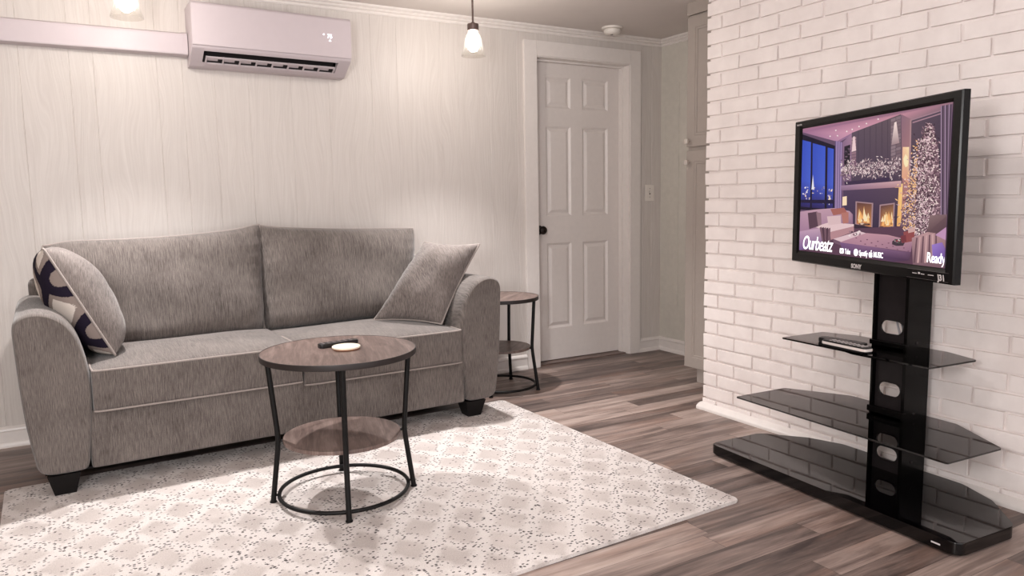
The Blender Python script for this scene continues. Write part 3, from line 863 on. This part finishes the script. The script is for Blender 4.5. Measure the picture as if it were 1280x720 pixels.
# little maker plate on the front edge
box('maker_plate', M_PRINT, stand, -.0006, .0004, -.492, -.462, .022, .027)
def shelf(poly, rad, z, name):
    bm = bmesh.new(); prism(bm, round_poly(poly, rad, 4), z - .006, z, .0012, 1)
    return finish(bm, name, M_SMOKE, stand, smooth=35)
shelf([(.06, .463), (.06, -.463), (.345, -.465), (.475, -.23), (.482, .23), (.345, .465)], [.006, .006, .01, .03, .03, .01], .270, 'shelf')
shelf([(.175, .33), (.165, -.318), (.415, -.325), (.460, -.19), (.465, .19), (.415, .33)], [.006, .006, .01, .03, .03, .01], .535, 'shelf')
def strut(z0, z1, w, x0, x1):
    bm = bmesh.new()
    prism(bm, [(x1 - .06, w), (x1 - .01, w), (x1, .05), (x1, -.12), (x1 - .01, -w), (x1 - .06, -w), (x0, -.12), (x0, .05)], z0, z1, .002, 1)
    finish(bm, 'shelf_bracket', M_COLUMN, stand, smooth=30)
strut(.506, .5285, .215, .245, .36)
strut(.236, .2635, .12, .275, .36)
# column: open channel with a front plate pierced by three oval cable holes
cy0, cy1, cx0, cx1, cz1 = -.109, .039, .343, .480, 1.26
box('column_side', M_COLUMN, stand, cx0, cx1, cy0, cy0 + .014, .049, cz1, .002)
box('column_side', M_COLUMN, stand, cx0, cx0 + .045, cy1 - .010, cy1, .049, cz1, .002)
def pierced(y0, y1, z0, z1, xf, th, holes, hw, hh):
    bm = bmesh.new(); yc = (y0 + y1) / 2; n = 32
    zs = [z0]
    for h in holes: zs += [h - .05, h + .05]
    zs.append(z1)
    for x, flip in ((xf, 1), (xf + th, -1)):
        for i in range(0, len(zs) - 1, 2):
            vs = [bm.verts.new((x, y, z)) for y, z in ((y0, zs[i]), (y1, zs[i]), (y1, zs[i + 1]), (y0, zs[i + 1]))]
            bm.faces.new(vs)
    for h in holes:
        inner, outer = [], []
        for k in range(n):
            a = 2 * pi * k / n; c, s = cos(a), sin(a)
            oy = (hw - hh) * (1 if c > 1e-6 else -1 if c < -1e-6 else 0) + hh * c; oz = hh * s
            inner.append((yc + oy, h + oz))
            m = max(abs(c) / ((y1 - y0) / 2), abs(s) / .05); outer.append((yc + c / m, h + s / m))
        for x in (xf, xf + th):
            I = [bm.verts.new((x, *p)) for p in inner]; O = [bm.verts.new((x, *p)) for p in outer]
            for k in range(n): bm.faces.new((I[k], I[(k + 1) % n], O[(k + 1) % n], O[k]))
            # corners of the square
            for sy in (0, 1):
                for sz in (0, 1):
                    cor = bm.verts.new((x, (y0, y1)[sy], h + (-.05, .05)[sz]))
                    q = [v for v, p in zip(O, outer) if (p[0] > yc + 1e-6) == bool(sy) and (p[1] > h + 1e-6) == bool(sz) and abs(p[0] - yc) > 1e-6 and abs(p[1] - h) > 1e-6]
                    e1 = [v for v in O if abs(v.co.y - cor.co.y) < 1e-6 and (v.co.z > h) == bool(sz)]
                    e2 = [v for v in O if abs(v.co.z - cor.co.z) < 1e-6 and (v.co.y > yc) == bool(sy)]
                    if e1 and e2:
                        a = max(e1, key=lambda v: abs(v.co.z - h)); b = max(e2, key=lambda v: abs(v.co.y - yc))
                        bm.faces.new((a, cor, b))
        A = [bm.verts.new((xf, *p)) for p in inner]; B = [bm.verts.new((xf + th, *p)) for p in inner]
        for k in range(n): bm.faces.new((A[k], A[(k + 1) % n], B[(k + 1) % n], B[k]))
        # raised rim of the cable hole
        tube(bm, [(xf, *p) for p in inner], .0028, True, 6)
    return bm
bm = pierced(cy0 + .014, cy1 - .010, .049, cz1, .362, .003, (.118, .372, .612), .046, .0275)
me_col = finish(bm, 'column_front', M_PANELGREY, stand, smooth=30)
box('column_cap', M_COLUMN, stand, cx0, cx1, cy0, cy1, cz1, cz1 + .004, .001)
for z0, z1 in ((.541, .560), (.276, .300)):
    box('collar', M_COLUMN, stand, cx0 - .010, cx0 + .010, cy0 - .003, cy1 + .003, z0, z1, .003)
for z in (.150, .200): pass
# screws on the column side
for z in (.10, .29, .50, .56):
    bm = bmesh.new(); lathe(bm, [(0, 0), (.006, 0), (.005, .003), (0, .0035)], 12)
    for v in bm.verts: v.co = Vector((v.co.x, -v.co.z, v.co.y))
    finish(bm, 'bolt', M_PANELGREY, stand, loc=(.40, cy0, z))
# swivel mount that carries the screen
bm = bmesh.new(); bx(bm, .335, .346, -.085, .015, .93, 1.22, .002); finish(bm, 'mount_plate', M_COLUMN, stand, smooth=30)
bm = bmesh.new(); tube(bm, [(.326, -.035, 1.00), (.326, -.035, 1.15)], .012, n=16); finish(bm, 'swivel_pin', M_COLUMN, stand, smooth=40)

# grey cables hanging inside the column, seen through the upper hole
for k, (y, dy) in enumerate(((-.030, -.020), (-.050, -.016))):
    bm = bmesh.new(); tube(bm, spline([(.40, y + .006, .95), (.395, y + .004, .75), (.392, y, .64), (.392, y + dy, .56), (.40, y + dy, .42)], 8), .004, n=8)
    c = finish(bm, 'cable', M_CABLE, None, smooth=60, loc=stand.location, rot=stand.rotation_euler)
    tag(c, 'pale grey cable hanging inside the black stand column behind its oval hole', 'cable', 'cables inside the stand column')

# remotes on the upper shelf
SB = Matrix.Rotation(radians(-3.4), 4, 'Z'); SB.translation = stand.location
def on_stand(x, y, z): return SB @ Vector((x, y, z))
p = on_stand(.255, .100, .5355)
remote(p, radians(86.6 + 6), .190, .046, .018, 'black remote control with grey keys at the back of the upper glass shelf', M_REMOTE, M_DKEYS, 8, 3, 'remotes on the upper glass shelf')
p = on_stand(.205, .040, .5355)
remote(p, radians(86.6 - 3), .205, .044, .021, 'silver-sided remote control with pale keys at the front of the upper glass shelf', M_REMOTE, M_KEYS, 9, 3, 'remotes on the upper glass shelf', side=M_SILVER)

# ------------------------------------------------------------------ television
tv = empty('television', (2.515, 1.745, .832), radians(-112.16), 'black flat television showing a fireplace and a snowy tree, mounted on the glass pedestal', 'television')
SX0, SX1, SZ0, SZ1 = -.4370, .4400, .0480, .5610
HX, HZ = .488, .593
# bezel: frame with a sloped inner lip
def rect(x0, x1, z0, z1, y): return [(x0, y, z0), (x1, y, z0), (x1, y, z1), (x0, y, z1)]
bm = bmesh.new()
rings(bm, [rect(-HX + .006, HX - .006, .006, HZ - .006, .031), rect(-HX, HX, 0, HZ, .026), rect(-HX, HX, 0, HZ, .004), rect(-HX + .004, HX - .004, .004, HZ - .004, 0),
           rect(SX0 - .012, SX1 + .012, SZ0 - .014, SZ1 + .010, 0.0), rect(SX0 - .005, SX1 + .005, SZ0 - .006, SZ1 + .005, .004), rect(SX0, SX1, SZ0, SZ1, .0075)], cap0=True, cap1=False)
finish(bm, 'bezel', M_BEZEL, tv, smooth=20)
bm = bmesh.new()
bx(bm, -.40, .40, .031, .062, .06, .50, .012); bx(bm, -.26, .26, .06, .088, .12, .44, .012)
finish(bm, 'back_housing', M_TVBACK, tv, smooth=40)
bm = bmesh.new(); bx(bm, .395, .462, .031, .052, .10, .34, .006)
for k in range(6): bx(bm, .4615, .464, .036, .047, .125 + k * .034, .145 + k * .034, .001, 1)
finish(bm, 'connector_panel', M_PORT, tv, smooth=40)
bm = bmesh.new(); bx(bm, -.09, .09, .086, .096, .20, .36, .003); finish(bm, 'mount_bracket', M_COLUMN, tv, smooth=40)

# the picture on the screen, drawn as lit coloured shapes in the plane of the panel
HM = ((0.0017841499, 6.785105568e-05, -0.58834052), (0.00016507158, -0.00107184792, 0.68188634), (0.00063557673, -2.14607983e-05, 1.0))
def pic(u, v):
    w = HM[2][0] * u + HM[2][1] * v + HM[2][2]
    x = (HM[0][0] * u + HM[0][1] * v + HM[0][2]) / w; z = (HM[1][0] * u + HM[1][1] * v + HM[1][2]) / w
    return (max(SX0 + .0005, min(SX1 - .0005, x)), max(SZ0 + .0005, min(SZ1 - .0005, z)))
sv, sf, sc = [], [], []
def poly(pts, col, dp=2e-6):
    d = .0070 - len(sf) * dp * .12
    base = len(sv)
    cols = col if isinstance(col, list) else [col] * len(pts)
    for (u, v), c in zip(pts, cols):
        x, z = pic(u, v); sv.append((x, d, z)); sc.append((lin(c[0]), lin(c[1]), lin(c[2]), 1))
    sf.append(tuple(range(base, base + len(pts))))
def blob(u, v, ru, rv, col, n=7, jit=.25, rn=random.Random(1)):
    poly([(u + ru * cos(2 * pi * k / n) * (1 + rn.uniform(-jit, jit)), v + rv * sin(2 * pi * k / n) * (1 + rn.uniform(-jit, jit))) for k in range(n)], col)
R = random.Random(11)
poly([(40, 90), (700, -20), (690, 690), (30, 610)], (104, 80, 104))
# ceiling
poly([(40, 100), (700, -30), (700, 30), (520, 70), (470, 44), (272, 118), (215, 155), (60, 118)], [(175, 120, 145), (150, 110, 125), (120, 92, 108), (150, 118, 128), (200, 142, 158), (214, 156, 178), (190, 140, 168), (160, 112, 145)])
poly([(210, 152), (272, 118), (272, 128), (215, 158)], (150, 112, 145))
for u, v in ((182, 132), (212, 130), (205, 108), (250, 112), (300, 92), (272, 104), (378, 62), (330, 80)): blob(u, v, 3, 3, (255, 238, 235))
# window wall
poly([(60, 126), (206, 172), (200, 440), (50, 432)], (34, 27, 45))
def pane(u0, u1, vt0, vt1, vb0, vb1):
    mid = .60
    poly([(u0, vt0), (u1, vt1), (u1 - 2, vt1 + (vb1 - vt1) * mid), (u0 - 2, vt0 + (vb0 - vt0) * mid)], [(58, 82, 190), (66, 92, 205), (78, 100, 205), (66, 84, 190)])
    poly([(u0 - 2, vt0 + (vb0 - vt0) * mid), (u1 - 2, vt1 + (vb1 - vt1) * mid), (u1 - 4, vb1), (u0 - 4, vb0)], [(66, 84, 190), (78, 100, 205), (58, 46, 96), (48, 38, 84)])
    for k in range(16):
        u = R.uniform(u0, u1 - 6); f = R.uniform(.68, .93); v = vt0 + (vb0 - vt0) * f
        blob(u, v, R.uniform(1.5, 5), R.uniform(1.5, 4), R.choice([(235, 225, 240), (190, 170, 210), (120, 105, 150), (255, 225, 190)]))
pane(66, 104, 148, 156, 420, 424); pane(111, 163, 160, 174, 425, 428); pane(172, 197, 178, 184, 428, 430)
poly([(106, 350), (112, 290), (117, 350)], (235, 232, 245)); poly([(60, 392), (198, 392), (196, 408), (56, 404)], (40, 32, 60))
# curtain beside the window and recess
for k in range(7):
    a = 203 + k * 4.4
    poly([(a, 150 + k), (a + 4.4, 152 + k), (a + 2, 436), (a - 4, 436)], (168, 140, 180) if k % 2 else (118, 96, 138))
poly([(232, 158), (272, 118), (268, 400), (228, 430)], [(140, 108, 136), (170, 130, 156), (110, 84, 110), (96, 72, 96)])
poly([(240, 174), (264, 166), (262, 286), (238, 290)], (44, 35, 46))
for k in range(14): blob(R.uniform(242, 262), R.uniform(180, 280), 5, 3, R.choice([(90, 72, 90), (60, 48, 62), (120, 96, 112)]))
# chimney breast
poly([(270, 118), (470, 42), (478, 340), (268, 340)], [(96, 80, 94), (104, 86, 94), (78, 62, 80), (82, 66, 86)])
for k in range(6): poly([(296 + k * 24, 110 - k * 9), (298 + k * 24, 109 - k * 9), (298 + k * 24, 300), (296 + k * 24, 300)], (74, 60, 74))
for k in range(12):
    v = 138 + k * 12
    poly([(270, v), (288, v - 4), (288, v + 6), (270, v + 10)], (176 - k * 5, 142 - k * 5, 150 - k * 4)); 
poly([(276, 134), (282, 132), (288, 190), (270, 196)], (240, 208, 210))
for k in range(14):
    for j in range(2):
        u = 430 + j * 21; v = 62 + k * 14 - j * 8; q = R.uniform(-14, 14)
        poly([(u, v), (u + 19, v - 6), (u + 19, v + 6), (u, v + 12)], (132 + q, 110 + q, 118 + q))
poly([(444, 76), (452, 72), (464, 160), (432, 168)], [(250, 226, 220), (250, 226, 220), (170, 140, 144), (160, 134, 140)])
# wall with warm glow
poly([(472, 42), (512, 62), (506, 500), (444, 530), (440, 350), (476, 330)], [(140, 106, 122), (156, 116, 126), (190, 130, 120), (220, 150, 110), (150, 105, 105), (170, 120, 120)])
poly([(478, 176), (504, 176), (502, 330), (474, 300)], [(250, 200, 160), (255, 226, 180), (210, 150, 130), (230, 170, 140)])
blob(492, 236, 10, 26, (255, 236, 190)); poly([(446, 330), (478, 326), (470, 500), (446, 500)], [(240, 180, 120), (255, 214, 140), (245, 186, 112), (225, 160, 100)])
# mantel
poly([(240, 318), (422, 300), (422, 320), (242, 334)], (66, 50, 76)); poly([(226, 334), (472, 314), (472, 340), (226, 354)], [(160, 128, 158), (214, 170, 172), (184, 140, 144), (136, 106, 134)])
poly([(236, 354), (462, 342), (452, 526), (240, 486)], [(84, 66, 92), (92, 72, 90), (60, 46, 66), (66, 52, 76)])
# garland
for k in range(700):
    u = R.uniform(226, 468); t = (u - 226) / 242
    v = 268 - 14 * t + R.gauss(0, 17) + (18 if R.random() < .12 else 0); s = R.uniform(2.5, 7)
    a = R.uniform(0, pi); c = R.choice([(232, 205, 205), (190, 160, 168), (120, 96, 106), (88, 66, 78), (244, 224, 222), (150, 122, 132)])
    poly([(u - s * cos(a), v - s * sin(a) * 1.4), (u + 2.0 * sin(a), v - 2.0 * cos(a)), (u + s * cos(a), v + s * sin(a) * 1.4), (u - 2.0 * sin(a), v + 2.0 * cos(a))], c)
# hearth openings
def hearth(p, gold):
    poly(p, (168, 134, 140)); cu = sum(a for a, b in p) / 4; cv = sum(b for a, b in p) / 4
    q = [(cu + (a - cu) * .84, cv + (b - cv) * .9) for a, b in p]
    poly(q, [(96, 62, 62), (120, 80, 66), gold, (190, 120, 80)])
    for k in range(16):
        u = cu + R.uniform(-20, 20); v = cv + R.uniform(10, 36); h = R.uniform(18, 60)
        poly([(u - 6, v), (u + R.uniform(-4, 4), v - h), (u + 6, v)], R.choice([(255, 206, 140), (255, 232, 190), (250, 180, 110)]))
    for k in range(7): blob(cu + R.uniform(-24, 24), cv + 40 + R.uniform(-4, 4), 10, 4, R.choice([(60, 40, 40), (110, 80, 70), (220, 190, 170)]))
hearth([(286, 398), (358, 405), (354, 510), (284, 494)], (210, 140, 90)); hearth([(384, 412), (446, 404), (442, 524), (380, 516)], (240, 170, 100))
poly([(240, 484), (452, 522), (452, 540), (236, 500)], (60, 44, 58)); poly([(233, 380), (250, 377), (250, 414), (232, 416)], (255, 226, 190))
# tree alcove
poly([(510, 64), (642, 22), (640, 470), (498, 500)], [(96, 78, 92), (84, 68, 84), (60, 46, 58), (70, 54, 66)])
for a, b in (((510, 64), (642, 22)), ((518, 74), (636, 36))): poly([a, b, (b[0], b[1] + 5), (a[0], a[1] + 5)], (170, 132, 146))
poly([(508, 64), (514, 64), (506, 480), (498, 480)], (176, 136, 140))
for k in range(46):
    t = k / 45; hw = 10 + 22 * min(1, t * 6) + 60 * t ** 1.1; v = 86 + t * 462; uc = 588 - 40 * t
    poly([(uc - hw, v), (min(636, uc + hw), v), (min(636, uc + hw * 1.05), v + 14), (uc - hw * 1.05, v + 14)], (132, 102, 114) if k % 2 else (112, 84, 96))
for k in range(3600):
    t = R.random() ** .72; v = 78 + t * 470
    hw = 8 + 24 * min(1, t * 6) + 62 * t ** 1.1 + (R.random() * 10); u = 588 - 40 * t + R.gauss(0, .48) * hw
    if u > 636: continue
    s = R.uniform(4, 8.5) if t > .15 else R.uniform(4, 11); a = R.uniform(0, pi)
    c = R.choice([(232, 200, 205), (208, 172, 180), (150, 116, 126), (98, 72, 82), (62, 44, 54), (120, 90, 100), (250, 226, 220), (84, 60, 70)])
    if u < 545 - 20 * t and R.random() < .4: c = R.choice([(255, 206, 150), (240, 180, 130)])
    poly([(u - s * cos(a), v - s * sin(a)), (u + 2.4 * sin(a), v - 2.4 * cos(a)), (u + s * cos(a), v + s * sin(a)), (u - 2.4 * sin(a), v + 2.4 * cos(a))], c)
# curtains at the edge
for k in range(11):
    a = 634 + k * 5.5
    poly([(a, 10 - k), (a + 5.5, 6 - k), (a + 5, 470), (a - 1, 470)], ((152, 126, 150), (70, 54, 70), (110, 88, 108))[k % 3])
# floor of the pictured room
poly([(40, 520), (470, 500), (520, 560), (700, 560), (700, 700), (40, 640)], (96, 66, 84))
# pictured couch
poly([(50, 440), (120, 432), (200, 426), (262, 438), (276, 452), (276, 496), (180, 520), (55, 540)], [(190, 150, 170), (196, 156, 172), (200, 160, 176), (188, 150, 166), (150, 112, 136), (140, 104, 130), (170, 130, 148), (160, 120, 150)])
poly([(120, 502), (180, 484), (280, 492), (280, 500), (182, 524), (170, 520)], (232, 200, 202)); poly([(182, 524), (280, 500), (280, 522), (186, 556)], (186, 140, 146))
poly([(48, 520), (140, 508), (152, 520), (150, 590), (44, 596)], [(196, 158, 184), (200, 164, 184), (150, 116, 160), (112, 84, 132), (120, 90, 144)])
for p, c in (([(92, 446), (130, 440), (136, 500), (98, 512)], (92, 66, 80)), ([(126, 442), (146, 446), (148, 494), (134, 500)], (150, 116, 126)), ([(184, 430), (240, 424), (254, 446), (196, 456)], (170, 104, 96)), ([(170, 460), (226, 456), (228, 490), (176, 496)], (222, 190, 192)), ([(228, 446), (258, 442), (258, 486), (236, 490)], (184, 120, 110))): poly(p, c)
for k in range(5): poly([(140 + k * 9, 506 + k * 1), (148 + k * 9, 502 + k), (164 + k * 5, 566), (152 + k * 5, 570)], ((124, 92, 104), (86, 60, 74))[k % 2])
# pictured coffee table and tray
poly([(196, 552), (300, 520), (334, 530), (232, 566)], (226, 194, 200)); poly([(196, 552), (232, 566), (232, 580), (196, 568)], (120, 88, 106))
for k in range(14): blob(R.uniform(256, 304), R.uniform(520, 540), 5, 4, R.choice([(90, 66, 80), (240, 220, 220), (160, 124, 136)]))
# tufted ottoman
poly([(222, 566), (330, 528), (420, 536), (520, 560), (512, 606), (470, 600), (340, 582)], [(176, 130, 150), (196, 148, 160), (204, 156, 164), (176, 132, 148), (150, 110, 134), (164, 122, 142), (180, 134, 152)])
poly([(222, 566), (340, 582), (470, 602), (512, 606), (506, 640), (440, 650), (236, 604)], [(126, 92, 132), (140, 102, 134), (126, 92, 122), (110, 78, 104), (84, 58, 82), (90, 64, 90), (100, 72, 112)])
for i in range(5):
    for j in range(3): blob(290 + i * 44 + j * 18, 548 + i * 7 + j * 13, 4, 2.4, (128, 88, 108))
blob(460, 568, 28, 14, (70, 56, 66))
for k in range(22): blob(460 + R.gauss(0, 12), 562 + R.gauss(0, 6), 4, 3, R.choice([(210, 184, 184), (110, 84, 94), (160, 60, 66), (70, 90, 70)]))
# presents
for p, c in (([(482, 524), (526, 514), (528, 560), (486, 568)], (150, 78, 80)), ([(500, 510), (530, 504), (530, 522), (502, 528)], (210, 168, 164)), ([(470, 540), (492, 536), (494, 564), (474, 566)], (122, 60, 68))): poly(p, c)
# armchair with throw
poly([(590, 456), (664, 452), (690, 460), (690, 540), (578, 530)], [(140, 112, 114), (128, 100, 104), (110, 84, 90), (90, 66, 76), (104, 78, 84)])
poly([(516, 548), (580, 524), (690, 536), (690, 690), (520, 660)], [(176, 136, 142), (196, 154, 156), (170, 130, 136), (120, 88, 100), (130, 98, 108)])
for k in range(7):
    u = 520 + k * 13; poly([(u + 14, 548 - k * 3), (u + 20, 546 - k * 3), (u + 10 + k * 2, 650), (u + 2 + k * 2, 650)], ((112, 82, 92), (206, 166, 166))[k % 2])
poly([(612, 536), (656, 504), (690, 520), (690, 560)], (196, 150, 186))
poly([(598, 576), (640, 566), (656, 592), (654, 650), (602, 650)], [(160, 128, 206), (150, 116, 190), (124, 92, 160), (104, 76, 140), (124, 96, 176)])
me = bpy.data.meshes.new('screen_picture'); me.from_pydata(sv, [], sf)
ca = me.color_attributes.new('picture_colour', 'FLOAT_COLOR', 'POINT')
ca.data.foreach_set('color', [c for col in sc for c in col])
t = NT('lit_screen'); at = t.n('ShaderNodeAttribute'); at.attribute_name = 'picture_colour'
e = t.n('ShaderNodeEmission'); t.put(e.inputs[0], at.outputs['Color']); e.inputs[1].default_value = SCREEN_GAIN
gl = t.n('ShaderNodeBsdfGlossy'); gl.inputs['Roughness'].default_value = .25; gl.inputs[0].default_value = (.02, .02, .02, 1)
ad = t.n('ShaderNodeAddShader'); t.t.links.new(e.outputs[0], ad.inputs[0]); t.t.links.new(gl.outputs[0], ad.inputs[1])
t.t.links.new(ad.outputs[0], t.out.inputs[0])
me.materials.append(t.m)
scr = bpy.data.objects.new('screen', me); COL.objects.link(scr); scr.parent = tv
box('panel_back', M_TVBACK, scr, SX0, SX1, .0072, .009, SZ0, SZ1)

# on-screen lettering and printed marks
def tvtext(name, body, u, v, size, mat, y=.0050, shear=0, bold=0, xs=1.0, sp=1.0, local=None):
    x, z = pic(u, v) if local is None else local
    return text_mesh(name, body, size, mat, scr, (x, y, z), (radians(90), 0, 0), shear, bold, .0002, xs, sp)
def fit(o, width):
    xs = [v.co.x for v in o.data.vertices]; o.scale.x = width / (max(xs) - min(xs)); return o
fit(tvtext('screen_title', 'Ourbeatz', 0, 0, .080, M_WHITEMARK, shear=.30, bold=.0005, sp=.9, local=(-.412, .058)), .226)
for body, x, wd in (('Tube', -.099, .036), ('Spotify', -.007, .052), ('MUSIC', .079, .054)):
    fit(tvtext('screen_channel', body, 0, 0, .028, M_WHITEMARK, bold=.0003, local=(x, .0575)), wd)
def badge(kind, x, z):
    bm = bmesh.new()
    if kind == 'play':
        vs = [bm.verts.new((x + a, 0, z + b)) for a, b in round_poly([(-.013, -.010), (.013, -.010), (.013, .010), (-.013, .010)], .005, 4)]; bm.faces.new(vs)
    elif kind == 'disc':
        vs = [bm.verts.new((x + .0135 * cos(2 * pi * k / 24), 0, z + .0135 * sin(2 * pi * k / 24))) for k in range(24)]; bm.faces.new(vs)
    else:
        pts = [(0, .006), (.005, .008), (.010, .005), (.008, .000), (.011, -.005), (.006, -.012), (0, -.010), (-.006, -.012), (-.011, -.004), (-.011, .003), (-.006, .008)]
        vs = [bm.verts.new((x + a, 0, z + b)) for a, b in pts]; bm.faces.new(vs)
        vs = [bm.verts.new((x + a, 0, z + b)) for a, b in ((0, .009), (.001, .014), (.006, .016), (.005, .011))]; bm.faces.new(vs)
    finish(bm, 'screen_badge', M_WHITEMARK, scr, smooth=0, loc=(0, .0048, 0))
    bm = bmesh.new()
    if kind == 'play': bm.faces.new([bm.verts.new((x + a, 0, z + b)) for a, b in ((-.004, -.005), (.006, 0), (-.004, .005))])
    elif kind == 'disc':
        for r0, h, w0 in ((.0085, .005, .0016), (.007, .0005, .0014), (.0055, -.004, .0012)):
            n = 8; up = [(x - r0 + 2 * r0 * k / n, z + h - 6 * (k / n - .5) ** 2 * .006) for k in range(n + 1)]
            bm.faces.new([bm.verts.new((a, 0, b)) for a, b in up] + [bm.verts.new((a, 0, b - w0)) for a, b in up[::-1]])
    else: bm.free(); return
    finish(bm, 'badge_cutout', M_TVBACK, scr, smooth=0, loc=(0, .0044, 0))
badge('play', -.119, .067); badge('disc', -.027, .067); badge('fruit', .063, .066)
fit(tvtext('screen_word', 'Read', 0, 0, .046, M_WHITEMARK, bold=.0006, sp=.96, local=(.358, .0625)), .066)
# the last letter runs into the bezel: a cut-off 'y'
bm = bmesh.new(); x0, z0 = .4265, .0625
for pts in ([(0, .0235), (.0045, .0235), (.0095, .006), (.0095, -.004)], [(.0125, .0235), (.0125, .006), (.0095, -.004), (.0085, .006)], [(.0095, .002), (.0095, -.006), (.004, -.0115), (.0005, -.0095), (.004, -.007)]):
    bm.faces.new([bm.verts.new((min(SX1 - .001, x0 + a), 0, z0 + b)) for a, b in pts])
finish(bm, 'screen_word_end', M_WHITEMARK, scr, smooth=0, loc=(0, .0050, 0))
# serif feet for the word
def bez(name, body, x, z, size, mat, **k): return text_mesh(name, body, size, mat, tv, (x, -.0006, z), (radians(90), 0, 0), k.get('sh', 0), k.get('bold', 0), .0003, k.get('xs', 1.0), k.get('sp', 1.0))
bez('maker_lettering', 'SONY', -.0455, .0085, .0225, M_PRINT, bold=.0009, xs=1.05)
bez('series_lettering', 'BRAVIA', -.470, .5740, .0105, M_PRINT, xs=1.1)
bm = bmesh.new()
for x, w, h in ((.300, .022, .0022), (.328, .009, .006), (.342, .016, .0022), (.375, .026, .0022)): bx(bm, x, x + w, -.0006, .0003, .021, .021 + h)
finish(bm, 'bezel_marks', M_PRINT, tv, smooth=0)
bm = bmesh.new(); bx(bm, .272, .468, -.0005, .0003, .0345, .0352); bx(bm, .272, .468, -.0005, .0003, .0062, .0069); finish(bm, 'bezel_strip_lines', M_PORT, tv, smooth=0)
bez('bezel_logo', 'J31', .422, .0095, .026, M_PRINT, bold=.0008, sh=-.2)

# ------------------------------------------------------------------ camera and light
cam_d = bpy.data.cameras.new('camera'); cam = bpy.data.objects.new('camera', cam_d); COL.objects.link(cam)
cam_d.sensor_width = 36.0; cam_d.lens = 936.0 / 1280.0 * 36.0; cam_d.clip_start = .02
cam.location = (0, 0, 1.12)
rt = Vector((.8622745, -.50616424, -.01674651)); dn = Vector((-.07413099, -.09343665, -.99286162)); fw = Vector((.5009863, .85736069, -.1180905))
M = Matrix((rt, -dn, -fw)).transposed(); cam.rotation_euler = M.to_euler()
S.camera = cam

w = bpy.data.worlds.new('world'); S.world = w; w.use_nodes = True
bg = w.node_tree.nodes['Background']; bg.inputs[0].default_value = (1.0, .985, .99, 1); bg.inputs[1].default_value = WORLD
def lamp(name, loc, power, radius, col=(1, .98, .975)):
    l = bpy.data.lights.new(name, 'POINT'); l.energy = power; l.shadow_soft_size = radius; l.color = col
    o = bpy.data.objects.new(name, l); COL.objects.link(o); o.location = loc; return o
for nm, loc, p, rad in ROOM_LAMP_AND_FILL: lamp(nm, loc, p, rad)
for loc in ((1.893, 3.60, 1.885), (.264, 3.60, 1.912)):      # what the bulbs throw down through the open bells
    l = bpy.data.lights.new('pendant_light', 'SPOT'); l.energy = SPOT; l.shadow_soft_size = .024; l.color = (1, .97, .955)
    l.spot_size = radians(106); l.spot_blend = 1.0
    o = bpy.data.objects.new('pendant_light', l); COL.objects.link(o); o.location = loc; o.rotation_euler = (radians(-12), 0, 0)

vs = S.view_settings
S.display_settings.display_device = 'sRGB'
vs.view_transform = 'Standard'; vs.look = 'None'; vs.gamma = 1.0; vs.exposure = EXPO; vs.use_curve_mapping = False
